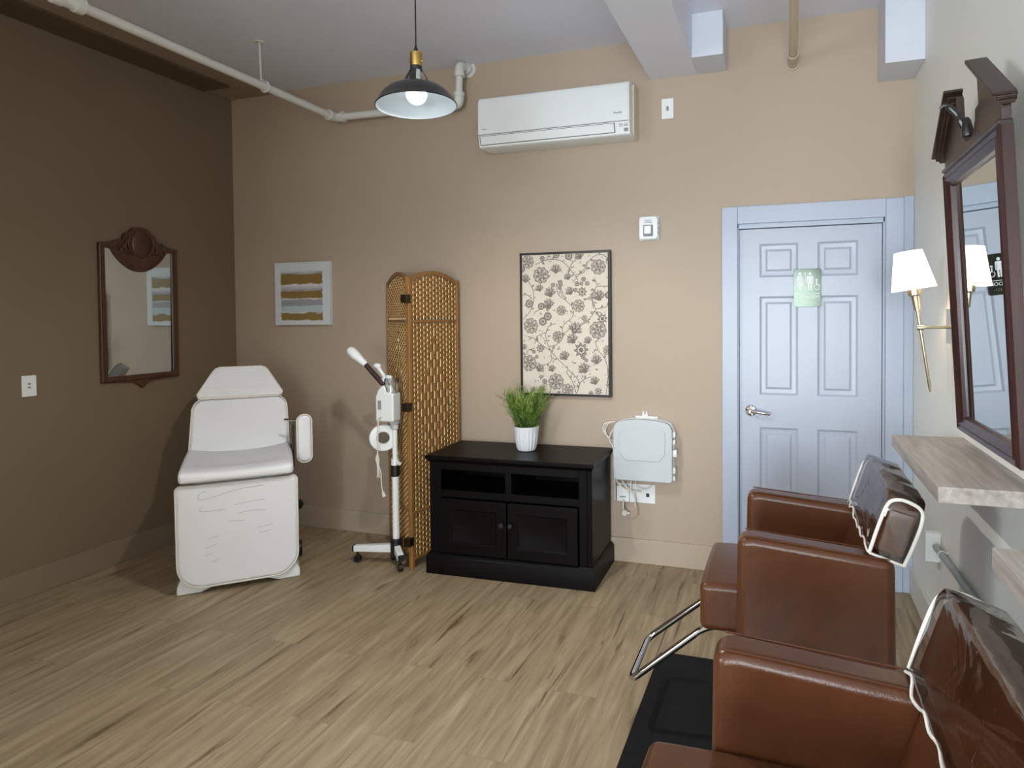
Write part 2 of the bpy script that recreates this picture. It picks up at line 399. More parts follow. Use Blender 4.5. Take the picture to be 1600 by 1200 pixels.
# ------------------------------------------------------------------ restroom sign
sg = thing('restroom_sign', 'small black restroom sign with white figures on the panelled door', 'sign', (.116, D+.016, 1.685))
ob('sign_plate', MB().prism(rrect(-.0745, .0745, -.109, .109, .013), 0, -.004, lambda a, b, d: (a, d, b)), BLACKSIGN, sg, bevel=.001, seg=2)
mb = MB(); fy = -.0042; P2 = lambda a, b, d: (a, d, b)
def disc(mb, cx, cz, r, d0=-.004, d1=-.005, n=20): mb.prism([(cx+r*math.cos(2*PI*i/n), cz+r*math.sin(2*PI*i/n)) for i in range(n)], d0, d1, P2)
def poly(mb, p, d0=-.004, d1=-.005): mb.prism(p, d0, d1, P2)
cx = -.041; disc(mb, cx, .080, .0085)
poly(mb, [(cx-.010,.068),(cx+.010,.068),(cx+.022,.032),(cx+.017,.030),(cx+.010,.050),(cx+.017,.012),(cx+.008,.012),(cx+.008,-.016),(cx+.002,-.016),(cx+.002,.012),(cx-.002,.012),(cx-.002,-.016),(cx-.008,-.016),(cx-.008,.012),(cx-.017,.012),(cx-.010,.050),(cx-.017,.030),(cx-.022,.032)])
poly(mb, [(-.0125,.09),(-.0095,.09),(-.0095,-.018),(-.0125,-.018)])
cx = .014; disc(mb, cx, .080, .0085)
poly(mb, [(cx-.014,.068),(cx+.014,.068),(cx+.018,.062),(cx+.018,.022),(cx+.013,.022),(cx+.013,.055),(cx+.011,.055),(cx+.011,-.016),(cx+.002,-.016),(cx+.002,.022),(cx-.002,.022),(cx-.002,-.016),(cx-.011,-.016),(cx-.011,.055),(cx-.013,.055),(cx-.013,.022),(cx-.018,.022),(cx-.018,.062)])
# wheelchair symbol
disc(mb, .049, .044, .0055); poly(mb, [(.046,.037),(.052,.037),(.053,.018),(.064,.018),(.069,-.002),(.065,-.003),(.060,.013),(.047,.013)])
for k in range(14):
    a0, a1 = PI*.75+k*PI*1.15/14, PI*.75+(k+1)*PI*1.15/14
    poly(mb, [(.052+.0175*math.cos(a0), .004+.0175*math.sin(a0)), (.052+.0175*math.cos(a1), .004+.0175*math.sin(a1)), (.052+.0140*math.cos(a1), .004+.0140*math.sin(a1)), (.052+.0140*math.cos(a0), .004+.0140*math.sin(a0))])
poly(mb, [(-.066,-.032),(.066,-.032),(.066,-.0345),(-.066,-.0345)])
for k in range(22):
    if k % 3 != 2 or k % 4: disc(mb, -.055+(k//2)*.0102, -.078-(k % 2)*.007, .0013, n=8)
ob('sign_symbols', mb, SIGNWHITE, sg, smooth=False)
text('sign_lettering', 'RESTROOM', .026, SIGNWHITE, sg, (0, -.0046, -.052), UP)

# ------------------------------------------------------------------ air conditioner
ac = thing('air_conditioner', 'white wall mounted split air conditioner above the floral canvas', 'air conditioner', (-1.355, D, 0))
prof = [(0, 2.600), (-.165, 2.592), (-.185, 2.598), (-.198, 2.655), (-.205, 2.668), (-.203, 2.872), (-.185, 2.902), (-.15, 2.912), (0, 2.916)]
ob('housing', MB().prism(prof, -.487, .487, lambda y, z, x: (x, y, z)), PLASTIC, ac, bevel=.006)
ob('end_cap', MB().prism([(0, 2.598), (-.11, 2.596), (-.13, 2.61), (-.13, 2.90), (-.11, 2.914), (0, 2.918)], .487, .499, lambda y, z, x: (x, y, z)), mat('cream_plastic', (206,200,180), .45), ac, bevel=.004)
ob('front_panel', MB().prism([(-.2045, 2.672), (-.2095, 2.674), (-.208, 2.868), (-.197, 2.893), (-.192, 2.890), (-.2035, 2.868)], -.478, .478, lambda y, z, x: (x, y, z)), PLASTIC, ac, bevel=.002)
mb = MB(); sl = lambda z: -.185-.0215*((z-2.598)/.07)*1.05
mb.prism([(-.470, 2.612), (.395, 2.612), (.395, 2.660), (-.470, 2.660)], 0, .004, lambda a, b, d: (a, sl(b)-d, b))
ob('outlet_louver', mb, PLASTIC, ac, bevel=.0015)
mb = MB()
for q in ((-.474, .399, 2.609, 2.612), (-.474, .399, 2.660, 2.6625), (-.474, -.470, 2.609, 2.6625), (.395, .399, 2.609, 2.6625), (-.485, .485, 2.6685, 2.671)):
    mb.prism([(q[0], q[2]), (q[1], q[2]), (q[1], q[3]), (q[0], q[3])], 0, .0022, lambda a, b, d: (a, (sl(b) if b < 2.668 else -.204)-d, b))
ob('louver_gap', mb, DARKGREY, ac, smooth=False)
mb = MB()
for k in range(6):
    x = .395+k*.0085; mb.box(x, x+.006, -.2092, -.2085, 2.715, 2.723+(.003 if k in (0, 4) else 0))
ob('badge', mb, GREYMARK, ac, smooth=False); mb = MB()
for k in range(5):
    x = -.455+k*.0062; mb.box(x, x+.004, -.2098, -.209, 2.700, 2.706)
ob('badge', mb, GREYMARK, ac, smooth=False)
mb = MB()
for i, z in enumerate((2.655, 2.648, 2.641)):
    for x in (.425, .438, .455, .468): mb.box(x, x+.008, sl(z)-.001, sl(z)+.004, z, z+.0022)
mb.box(.452, .477, sl(2.622)-.001, sl(2.622)+.008, 2.613, 2.632)
ob('indicator_label', mb, GREYMARK, ac, smooth=False)

# ------------------------------------------------------------------ small wall fittings
pl = thing('blank_wall_plate', 'small white plate with a grey sensor high beside the air conditioner', 'wall plate', (-.679, D, 2.777))
ob('cover_plate', MB().prism(rrect(-.036, .036, -.06, .06, .004), 0, -.006, P2), PLASTIC, pl, bevel=.002)
ob('sensor', MB().prism(rrect(-.008, .008, -.014, .014, .006), -.006, -.008, P2), GREYMARK, pl)
al = thing('fire_alarm_strobe', 'white fire alarm strobe on the wall left of the door', 'alarm', (-.794, D+.002, 2.064))
ob('alarm_body', MB().prism(rrect(-.058, .058, -.07, .07, .022), 0, -.042, P2), PLASTIC, al, bevel=.008)
ob('back_plate', MB().prism(rrect(-.062, .062, -.074, .074, .01), 0, -.012, P2), PLASTIC_G, al, bevel=.002)
mb = MB(); mb.prism(rrect(-.03, .03, -.052, .018, .006), -.041, -.045, P2); ob('strobe_recess', mb, mat('recess_grey', (120,124,128), .4), al)
mb = MB(); mb.box(-.022, .022, -.062, -.044, -.04, .012); ob('strobe_lens', mb, STROBE, al, bevel=.006)
mb = MB()
for k in range(3): mb.box(-.022, .022, -.0435, -.041, .030+k*.007, .033+k*.007)
ob('sounder_slots', mb, GREYMARK, al, smooth=False)
for z in (-.03, .0, .03): ob('side_screw', MB().cyl((.0585, -.018, z), (.0585, -.024, z), .004), GREYMARK, al)

wl = thing('wall_outlet', 'white outlet plate alone on the dark left wall', 'outlet', (XL, 2.463, 1.169), PI/2)
ob('cover_plate', MB().prism(rrect(-.036, .036, -.058, .058, .004), 0, -.006, P2), PLASTIC, wl, bevel=.002)
mb = MB()
for z in (-.008, .012): mb.prism(rrect(-.0085, .0085, z-.005, z+.005, .004), -.006, -.0075, P2)
ob('jack', mb, GREYMARK, wl)

# ------------------------------------------------------------------ striped small canvas, floral canvas
sm = thing('striped_canvas', 'small square white canvas with brushed gold stripes', 'canvas', (-3.358, D+.002, 1.714))
ob('stretcher', MB().box(-.24, .24, -.034, 0, -.229, .229), CANVASW, sm, bevel=.003)
ob('painted_face', MB().box(-.238, .238, -.0358, -.034, -.227, .227), STRIPES, sm, smooth=False)
fl = thing('floral_canvas', 'tall floral print canvas in a thin black frame above the cabinet', 'picture', (-1.3365, D+.002, 1.4845))
FW, FH = .3025, .457
mb = MB()
for a, b, c, d in ((-FW, -FW+.014, -FH, FH), (FW-.014, FW, -FH, FH), (-FW+.014, FW-.014, -FH, -FH+.014), (-FW+.014, FW-.014, FH-.014, FH)):
    mb.box(a, b, -.038, 0, c, d)
ob('frame', mb, BLACKFRAME, fl, bevel=.0015)
ob('canvas', MB().box(-FW+.014, FW-.014, -.030, -.004, -FH+.014, FH-.014), CREAM, fl, smooth=False)
rnd = random.Random(3)
mb = MB(); IW, IH = FW-.016, FH-.016
lay = [0]
def clampp(p): return (max(-IW, min(IW, p[0])), max(-IH, min(IH, p[1])))
def cv(px, py):      # position in the drawing -> canvas coordinates
    return ((px-463)/313*FW, (603-py)/494*FH)
def shape(pts, mi):
    lay[0] += 1; y = -.0302-lay[0]*1.1e-6
    q = []
    for p in map(clampp, pts):
        if not q or (abs(p[0]-q[-1][0])+abs(p[1]-q[-1][1])) > 1e-6: q.append(p)
    if len(q) < 3: return
    ar = sum(a[0]*b[1]-b[0]*a[1] for a, b in zip(q, q[1:]+q[:1]))
    if abs(ar) < 2e-7: return
    mb.mi = mi; mb.flat(q, lambda a, b: (a, y, b))
def vine(pts, w=.0021, mi=0):
    s = [(p.x, p.y) for p in spline([(*cv(*p), 0) for p in pts], 7)]
    for a, b in zip(s, s[1:]):
        dx, dy = b[0]-a[0], b[1]-a[1]; l = math.hypot(dx, dy) or 1
        nx, ny = -dy/l*w, dx/l*w
        shape([(a[0]+nx, a[1]+ny), (a[0]-nx, a[1]-ny), (b[0]-nx, b[1]-ny), (b[0]+nx, b[1]+ny)], mi)
def leaf(c, ang, l, mi=0):
    w = l*.24; pr = [(0, 0), (.25, .8), (.5, 1), (.8, .55), (1, 0), (.8, -.5), (.5, -.9), (.25, -.7)]
    ca, sa = math.cos(ang), math.sin(ang)
    shape([(c[0]+a*l*ca-b*w*sa, c[1]+a*l*sa+b*w*ca) for a, b in pr], mi)
    vv = [(.1, .08), (.9, .05), (.9, -.05), (.1, -.08)]
    shape([(c[0]+a*l*ca-b*w*sa, c[1]+a*l*sa+b*w*ca) for a, b in vv], 2 if mi == 0 else 0)
def scallop(c, r, n, amp, mi, ph=0, sq=1.):
    m = n*6
    shape([(c[0]+r*(1+amp*abs(math.sin(n*PI*i/m)))*math.cos(2*PI*i/m+ph), c[1]+sq*r*(1+amp*abs(math.sin(n*PI*i/m)))*math.sin(2*PI*i/m+ph)) for i in range(m)], mi)
def flower(px, py, r, kind=0):
    c = cv(px, py); ph = rnd.random()*3
    r *= FW/313
    if kind == 0:
        scallop(c, r*.86, 9, .18, 0, ph); scallop(c, r*.78, 9, .16, 1, ph)
        for k in range(18):
            a = ph+2*PI*k/18; leaf((c[0]+r*.35*math.cos(a), c[1]+r*.35*math.sin(a)), a, r*.42, 0 if k % 3 else 2)
        scallop(c, r*.36, 6, .2, 0, ph); scallop(c, r*.26, 6, .2, 1, ph); scallop(c, r*.12, 5, .2, 0, ph)
    elif kind == 1:      # bud with upright petals
        for k in range(7):
            a = PI/2+(k-3)*.42+ph*.4-.6; leaf(c, a, r*(1.15-.07*abs(k-3)), 1 if k % 2 else 0)
        scallop(c, r*.3, 5, .2, 0, ph)
    elif kind == 2:      # star flower
        for k in range(8): leaf(c, ph+k*PI/4, r, 0)
        scallop(c, r*.38, 6, .2, 2, ph); scallop(c, r*.26, 6, .2, 0, ph)
    else:                # berry ring
        scallop(c, r, 6, .1, 0, ph); scallop(c, r*.66, 6, .1, 1, ph); scallop(c, r*.3, 4, .1, 0, ph)
vines = [[(165,570),(215,520),(245,440),(235,350),(175,260)], [(260,190),(350,160),(440,170),(500,225),(530,270)], [(530,270),(600,250),(630,180),(700,135),(765,165)],
 [(500,240),(510,200),(545,165)], [(660,500),(650,430),(640,400)], [(675,505),(740,490),(770,470)], [(680,500),(640,560),(580,610),(500,640),(450,665),(455,610),(520,550),(515,490),(470,440),(420,400),(405,320)],
 [(540,1085),(560,1000),(490,920),(410,840),(365,790),(330,690),(350,620),(400,600)], [(365,800),(365,860),(300,890),(270,870)], [(365,790),(290,740),(240,700),(200,690)], [(330,660),(270,690),(250,740)],
 [(740,1080),(755,960),(740,850),(690,780),(670,720)], [(740,1010),(770,1050)], [(690,340),(660,400),(655,450),(675,505)], [(690,345),(665,290)], [(690,350),(765,350)], [(640,520),(700,525),(720,540)],
 [(450,665),(410,740),(350,760)], [(550,1040),(580,990),(640,960)], [(540,1080),(515,1000),(470,930)], [(160,400),(200,400),(240,430)], [(160,860),(200,790),(250,770)], [(340,160),(360,120)], [(560,610),(640,570)],
 [(620,180),(600,230),(560,275),(520,320)], [(250,520),(320,490),(360,500)], [(470,430),(440,360),(450,330)], [(600,430),(650,440)]]
for v_ in vines: vine(v_)
for v_ in vines:
    s = spline([(*cv(*p), 0) for p in v_], 6)
    for i in range(3, len(s)-1, 5):
        t = s[i+1]-s[i-1]; a = math.atan2(t.y, t.x)
        leaf((s[i].x, s[i].y), a+rnd.choice((1, -1))*(.7+rnd.random()*.5), .018+rnd.random()*.016, rnd.choice((0, 0, 1)))
for f in ((205,170,46,0),(300,265,56,0),(405,240,46,1),(695,220,50,0),(570,150,42,1),(365,400,50,1),(505,390,40,1),(585,385,36,2),(700,430,52,1),(355,480,50,1),(440,510,34,0),(560,480,42,0),
          (225,615,52,0),(310,585,26,3),(345,550,26,3),(415,690,38,0),(720,568,38,2),(690,645,58,0),(530,650,58,1),(520,720,50,1),(290,772,32,2),(575,780,54,2),(625,725,36,1),(210,875,54,0),(465,835,46,1),
          (400,1000,54,0),(480,1055,42,0),(600,920,52,1),(680,860,46,1),(670,1000,40,1),(280,920,42,1),(375,920,34,1),(190,300,42,1),(290,365,36,1),(755,780,32,0),(765,410,24,3),(215,460,26,3),(170,770,30,1),
          (495,140,24,3),(410,130,20,3),(310,150,16,3),(550,330,15,3),(595,300,15,3),(620,330,14,3),(580,330,12,3),(435,320,15,3),(385,335,14,3),(430,355,13,3),(540,372,13,3),(300,480,22,3),(165,220,20,3),(320,1000,16,3),
          (295,970,12,3),(600,565,24,2),(245,795,12,3),(265,830,12,3),(590,830,14,3),(610,850,12,3),(490,290,34,1),(690,1060,28,2),(300,1060,30,1),(640,1080,22,1),(420,1080,18,1),(240,1060,20,0)):
    flower(*f)
for k in range(190):
    c = (rnd.uniform(-IW, IW), rnd.uniform(-IH, IH)); leaf(c, rnd.random()*6.28, .010+rnd.random()*.014, rnd.choice((0, 1, 1)))
ob('floral_print', mb, [INK, INK2, CREAM], fl, smooth=False, weld=False)

# ------------------------------------------------------------------ carved mirror on the left wall
lm = thing('carved_wall_mirror', 'walnut framed mirror with carved crest on the left wall', 'mirror', (XL, 3.112, 1.577), PI/2)
# local: x along the wall (+x = towards the back corner), -y out into the room
W2, H2, t = .262, .431, .034
arc = [(x, .398-.135*math.cos(x/.175*PI/2)**.8) for x in [-.175+.35*i/20 for i in range(21)]]
mb = MB()
for a, b, c, d in ((-W2, -W2+t, -H2, H2), (W2-t, W2, -H2, H2), (-W2+t, W2-t, -H2, -H2+t)):
    mb.box(a, b, -.026, 0, c, d)
ob('frame', mb, WALNUT, lm, bevel=.006)
top = [(-W2, H2), (-.20, H2+.006), (-.15, H2+.028), (-.115, H2+.035), (-.10, H2+.075), (-.075, H2+.08), (-.05, H2+.11), (0, H2+.121), (.05, H2+.11), (.075, H2+.08), (.10, H2+.075), (.115, H2+.035), (.15, H2+.028), (.20, H2+.006), (W2, H2)]
mb = MB(); lower = [(-W2, H2-.02)]+[(-.19, H2-.032)]+[(x, z) for x, z in arc]+[(.19, H2-.032), (W2, H2-.02)]
mb.prism(lower+top[::-1], -.004, -.03, P2)
ob('crest', mb, WALNUT, lm, bevel=.004)
mb = MB(); mb.sphere((0, -.03, H2+.012), 1, 12, (.062, .016, .092)); ob('oval_medallion', mb, mat('dark_walnut_carving', (76,46,32), .38, var=.15, vscale=30), lm)
mb = MB()
for s_ in (-1, 1):
    for k in range(4):
        pts = [(s_*(.075+.018*k), -.032, H2+.06-.028*k), (s_*(.085+.022*k), -.034, H2-.0-.02*k), (s_*(.05+.018*k), -.033, H2-.06-.012*k+.02*k)]
        mb.tube(spline(pts, 6), .008, 8)
mb.tube(spline([(x, -.032, z+.010) for x, z in arc[::2]], 3), .007, 8)
ob('carved_leaves', mb, WALNUT, lm)
mb = MB(); mb.prism([(-W2, -H2), (-.12, -H2-.008), (-.06, -H2-.012), (-.03, -H2-.03), (0, -H2-.058), (.03, -H2-.03), (.06, -H2-.012), (.12, -H2-.008), (W2, -H2)], -.002, -.024, P2)
ob('drop_finial', mb, WALNUT, lm, bevel=.003)
mb = MB(); mb.flat([(-W2+t-.004, -H2+t-.004), (W2-t+.004, -H2+t-.004), (W2-t+.004, H2-.01), (-W2+t-.004, H2-.01)], lambda a, b: (a, -.012, b))
mb.prism([(-W2+t-.004, -H2+t-.004), (W2-t+.004, -H2+t-.004), (W2-t+.004, H2-.01), (-W2+t-.004, H2-.01)], -.006, -.011, P2)
ob('glass', mb, MIRROR, lm, smooth=False)

# ------------------------------------------------------------------ facial treatment chair
fb = thing('facial_chair', 'white vinyl facial treatment chair in the corner under the carved mirror', 'treatment chair', (-2.968, 2.875, 0), math.atan2(.69, .724))
# local: x = right as seen from the front, -y = towards the sitter's feet, z up
def cushion(name, outline, thick, M, m, bev=.02, seg=4, puff=0.):
    """padded board: outline (a,b) in its own plane, thickness along its normal"""
    mb = MB(); mb.prism(outline, 0, thick, lambda a, b, d: M @ V((a, b, d)))
    return ob(name, mb, m, fb, bevel=bev, seg=seg)
def plane(origin, up, normal):
    up, n = V(up).normalized(), V(normal).normalized(); x = up.cross(n)
    return Matrix.Translation(V(origin)) @ Matrix((x, up, n)).transposed().to_4x4()
# leg rest hanging almost straight down
M = plane((0, .05, .045), (0, -.05, 1), (0, -1, -.05))
legout = rrect(-.303, .303, 0, .575, [.02, .02, .13, .13], 8)
cushion('leg_rest', legout, .075, M, WVINYL, .022)
mb = MB(); mb.tube([M @ V((a, b, .066)) for a, b in rrect(-.304, .304, -.001, .576, [.02, .02, .13, .13], 8)], .0045, 8, True)
ob('leg_rest_piping', mb, WELT, fb)
mb = MB()
for pts in ([(-.16, .545), (-.19, .53), (-.19, .5), (-.13, .505), (0, .535), (.13, .545)], [(-.17, .46), (-.19, .445), (-.17, .43), (-.06, .43)], [(-.02, .45), (.05, .458), (.13, .462)], [(.0, .40), (.06, .405), (.14, .40)],
            [(-.16, .27), (-.1, .285)], [(-.17, .22), (-.11, .238)], [(-.17, .18), (-.13, .19)], [(-.14, .14), (-.1, .15)], [(.09, .3), (.17, .31)], [(.1, .27), (.16, .278)], [(-.05, .36), (.03, .352)]):
    ob('crease', MB().tube(spline([M @ V((a, b, .0755)) for a, b in pts], 6), .0013, 6), WVINYL_WORN, fb)
# seat
mb = MB(); rings = []
for k in range(13):
    u = k/12; y = -.105+u*.53
    h = .70+.035*math.sin(u*PI*.5)+(.0 if u > .08 else -.012)
    rings.append((y, h))
def seat_ring(y, top, bot):
    xs_ = [-.285+.57*i/12 for i in range(13)]
    up = [(x, y, top+(.012-.028*math.cos(x/.285*PI/2)*(1 if y > 0 else .4))) for x in xs_]
    return up+[(x, y, bot) for x in xs_[::-1]]
mb.rings([seat_ring(y, h, .642+.015*(i/12)) for i, (y, h) in enumerate(rings)])
ob('seat_cushion', mb, WVINYL, fb, bevel=.022, seg=4)
# backrest and headrest
ba = math.radians(58); bu = V((0, math.cos(ba), math.sin(ba))); bn = V((0, -math.sin(ba), math.cos(ba)))
bo = V((0, .395, .70))
M = plane(bo, bu, bn)
cushion('backrest', [(-.275, 0), (-.268, .30), (-.255, .335), (-.225, .365), (.225, .365), (.255, .335), (.268, .30), (.275, 0)], .075, M @ Matrix.Translation((0, 0, -.04)), WVINYL, .02)
mb = MB(); mb.tube([M @ V(p) for p in ((-.276, .02, .028), (-.269, .30, .028), (-.256, .336, .028), (-.226, .367, .028), (.226, .367, .028), (.256, .336, .028), (.269, .30, .028), (.276, .02, .028))], .0045, 8)
ob('backrest_piping', mb, WELT, fb)
M2 = plane(bo+bu*.375, bu, bn)
head = [(-.240, 0), (-.246, .02), (-.16, .185), (-.145, .205), (-.12, .215), (.12, .215), (.145, .205), (.16, .185), (.246, .02), (.240, 0)]
cushion('headrest', head, .07, M2 @ Matrix.Translation((0, 0, -.035)), WVINYL, .02)
mb = MB(); mb.tube([M2 @ V((a, b, .03)) for a, b in head], .0045, 8, True); mb.tube([M2 @ V((a, .065, .0355)) for a in (-.2, 0, .2)], .002, 6)
ob('headrest_piping', mb, WELT, fb)
# armrest on its bracket, right side
mb = MB(); mb.prism(rrect(-.041, .041, -.145, .145, .038, 8), -.03, .03, lambda a, b, d: (.355+a, .16+d-.08*(b/.145)*0, .80+b)); ob('armrest', mb, WVINYL, fb, bevel=.02, seg=4)
mb = MB(); mb.tube([(.355+a, .131, .80+b) for a, b in rrect(-.042, .042, -.146, .146, .039, 8)], .004, 8, True); ob('armrest_piping', mb, WELT, fb)
mb = MB(); mb.cyl((.25, .26, .905), (.36, .17, .905), .008); ob('armrest_rod', mb, CHROME, fb)
mb = MB(); mb.box(.284, .300, .2, .34, .62, .86); ob('armrest_bracket', mb, BLACKMET, fb, bevel=.003)
# frame below
mb = MB(); mb.box(-.22, .22, .0, .46, .58, .64); mb.box(-.16, .16, .14, .46, .12, .58); ob('lift_column', mb, PLASTIC_G, fb, bevel=.015)
mb = MB()
pts = [(-.315, 0), (-.20, 0.0), (-.12, .028), (0, .035), (.12, .028), (.20, 0.0), (.315, 0), (.312, .05), (.285, .10), (.26, .115), (.15, .09), (0, .10), (-.15, .09), (-.26, .115), (-.285, .10), (-.312, .05)]
mb.prism(pts, -.035, .09, lambda a, b, d: (a, d+(.05-.0*abs(a)), b))
mb.box(-.10, .10, .1, .62, .02, .12); mb.prism(pts, .52, .62, lambda a, b, d: (a, d, b))
ob('base', mb, PLASTIC, fb, bevel=.012)
mb = MB(); mb.sphere((.30, .40, .33), .05, 10, (1.1, .9, .8)); mb.cyl((.15, .40, .33), (.3, .40, .33), .012); ob('adjusting_knob', mb, BLACK, fb)
mb = MB(); mb.cyl((.30, .39, .05), (.34, .39, .05), .048); ob('caster', mb, BLACK, fb, bevel=.006)
mb = MB(); mb.box(.26, .30, .36, .42, .05, .16); ob('caster_bracket', mb, PLASTIC, fb, bevel=.004)

# ------------------------------------------------------------------ folding screen
fs = thing('folding_screen', 'woven bamboo folding screen standing behind the black cabinet', 'folding screen', (-2.166, 3.360, 0))
PH = 1.765
def panel(ang, flip, name, PW):
    e = bpy.data.objects.new(name, None); COL.objects.link(e); e.parent = fs; e.rotation_euler = (0, 0, ang)
    y = flip
    mb = MB()
    for x0 in (.0, PW-.024): mb.box(x0+.003, x0+.024, y-.014, y+.014, 0, PH+.012)
    for z, h in ((.055, .02), (.335, .018), (1.50, .02)): mb.box(.024, PW-.024, y-.011, y+.011, z, z+h)
    n = 20; up = lambda u: PH-.03+.062*math.sin(PI*u)**.8
    for i in range(n):
        u0, u1 = i/n, (i+1)/n; a, b = .014+(PW-.028)*u0, .014+(PW-.028)*u1
        vs = [(a, up(u0)), (b, up(u1)), (b, up(u1)+.028), (a, up(u0)+.028)]
        mb.prism(vs, y-.013, y+.013, lambda p, q, d: (p, d, q))
    ob('frame', mb, BAMBOO, e, bevel=.005)
    mb = MB(); ns = 15 if PW < .5 else 19; sp = (PW-.052)/(ns-1); x0 = .026
    for i in range(ns):
        xx = x0+i*sp; u = (xx-.014)/(PW-.028); ztop = up(min(max(u, 0), 1))+.005
        mb.cyl((xx, y, .06), (xx, y, ztop), .0031, n=8)
    ob('stakes', mb, STAKE, e)
    mb = MB(); hrow = .0165; amp = .0066
    row = 0; z = .078
    while z < PH+.03:
        if not (.333 < z+hrow*.5 < .355 or 1.498 < z+hrow*.5 < 1.522):
            for k in range((ns-1)*2):
                q0, q1 = k/2, (k+1)/2
                xa, xb = x0+q0*sp, x0+q1*sp; um = ((xa+xb)/2-.014)/(PW-.028)
                if z+hrow > up(min(max(um, 0), 1))+.004: continue
                col = round((q0+q1)/2-.01)
                def dep(q):
                    # the long-dash diamond in the middle of the panel
                    ci = (ns-1)/2
                    d = abs(q-ci)/5.2+abs(z-.98)/.47
                    rr = (row//3) if d < 1 else row
                    return amp*math.cos(PI*(q+rr))
                mb.rings([[(xa, y+dep(q0), z+.0008), (xa, y+dep(q0), z+hrow-.0012)], [(xb, y+dep(q1), z+.0008), (xb, y+dep(q1), z+hrow-.0012)]], closed=False)
        z += hrow; row += 1
    o = ob('weave', mb, WEAVE, e, smooth=False)
    sm_ = o.modifiers.new('Solidify', 'SOLIDIFY'); sm_.thickness = .0016; sm_.offset = 0
    return e
aL = math.atan2(.44, -.449); aR = math.atan2(.470, .078)
panel(aL, -.016, 'panel', .62); panel(aR, .0, 'panel', .485)
for z in (.155, .97, 1.62): ob('hinge', MB().box(-.022, .022, -.034, .012, z, z+.05), BRONZE, fs, bevel=.003)

# ------------------------------------------------------------------ facial steamer on its stand
st = thing('facial_steamer', 'white facial steamer on a castored stand beside the woven screen', 'steamer', (-2.298, 3.415, 0))
mb = MB(); mb.cyl((0, 0, .075), (0, 0, .17), .036); ob('hub', mb, BLACK, st, bevel=.005)
def leg(dx, dy, l):
    a = math.atan2(dy, dx); M = Matrix.Rotation(a, 4, 'Z')
    mb = MB(); mb.prism([(.03, .083), (.03, .133), (l, .108), (l, .07)], -.019, .019, lambda p, q, d: M @ V((p, d, q)))
    o = ob('leg', mb, PLASTIC, st, bevel=.005)
    mb = MB(); mb.prism([(l-.002, .107), (l-.002, .071), (l+.01, .071), (l+.01, .107)], -.018, .018, lambda p, q, d: M @ V((p, d, q))); ob('end_cap', mb, BLACK, o, bevel=.003)
    mb = MB(); c = M @ V((l-.02, 0, .024)); s_ = M.to_3x3() @ V((0, .012, 0)); mb.cyl(c-s_, c+s_, .024); mb.cyl(c, c+V((0, 0, .05)), .007); ob('caster', mb, BLACK, o, bevel=.004)
leg(-1, -.10, .285); leg(.70, -.71, .135); leg(-.72, .69, .12)
mb = MB(); mb.cyl((0, 0, .16), (0, 0, .555), .021); ob('lower_pole', mb, PLASTIC, st)
mb = MB(); mb.cyl((0, 0, .555), (0, 0, .625), .027); ob('pole_clamp', mb, BLACK, st, bevel=.004)
mb = MB(); mb.cyl((0, 0, .60), (0, 0, .88), .016); mb.cyl((0, 0, .622), (0, 0, .66), .024); mb.cyl((.02, -.01, .64), (.045, -.02, .64), .011); ob('upper_pole', mb, PLASTIC, st)
mb = MB(); mb.lathe([(.018, .845), (.024, .85), (.024, .875), (.032, .885), (.034, .905)], 20); ob('collar', mb, PLASTIC_G, st)
# head: rounded shoulder on the left, squared on the right
mb = MB(); mb.prism([(-.085, .90), (.04, .90), (.04, 1.075), (-.005, 1.085), (-.02, 1.12), (-.045, 1.12), (-.07, 1.09), (-.085, 1.05)], -.075, .012, P2)
ob('steamer_head', mb, PLASTIC, st, bevel=.014, seg=4)
mb = MB(); mb.prism(rrect(-.066, -.042, .975, 1.03, .003), -.0745, -.077, P2); ob('control_label', mb, GREYMARK, st)
mb = MB(); mb.lathe([(.036, 1.072), (.042, 1.076), (.042, 1.155), (.036, 1.165), (.001, 1.166)], 24, Matrix.Translation((.0, -.03, 0))); ob('water_jar', mb, JARGLASS, st)
mb = MB(); mb.cyl((-.045, -.03, 1.10), (-.045, -.03, 1.165), .02); mb.sphere((-.02, -.03, 1.165), .022, 10, (1.3, .8, .8)); mb.sphere((-.052, -.035, 1.12), .02, 10); ob('arm_joint', mb, PLASTIC, st, bevel=.003)
a0 = V((-.04, -.045, 1.12)); a1 = V((-.176, -.045, 1.25)); a2 = V((-.28, -.05, 1.335))
mb = MB(); mb.cyl(a0, a1, .0165, .0145); ob('steam_arm', mb, mat('dark_brown_sleeve', (48,32,28), .45), st)
mb = MB(); d = (a2-a1).normalized()
mb.lathe([(0, -.01), (.018, -.01), (.02, .0), (.022, .03), (.029, .075), (.031, .10), (.028, .125), (.018, .142), (0, .147)], 24, Matrix.Translation(a1) @ d.to_track_quat('Z', 'Y').to_matrix().to_4x4()); ob('steam_nozzle', mb, PLASTIC, st)
b0, b1 = V((-.03, -.02, 1.14)), V((-.115, -.005, 1.235))
mb = MB(); mb.cyl(b0, b1, .012, .012); mb.sphere(b1, .022, 10, (1.2, 1, .8)); ob('second_arm', mb, PLASTIC, st)
Mx = Matrix.Translation((-.062, -.03, .795)) @ Euler((PI/2, 0, .55)).to_matrix().to_4x4()
mb = MB(); mb.lathe([(.036, -.012), (.072, -.014), (.082, -.008), (.084, 0), (.079, .010), (.04, .012), (.036, .004), (.036, -.012)], 36, Mx, cap0=False, cap1=False); ob('magnifier_ring', mb, PLASTIC, st)
mb = MB(); mb.lathe([(0, -.002), (.037, -.002), (.037, .002), (0, .002)], 28, Mx); ob('magnifier_lens', mb, clear_mat('clear_lens', (.7,.7,.68), .1, 1.2, .03, .02), st)
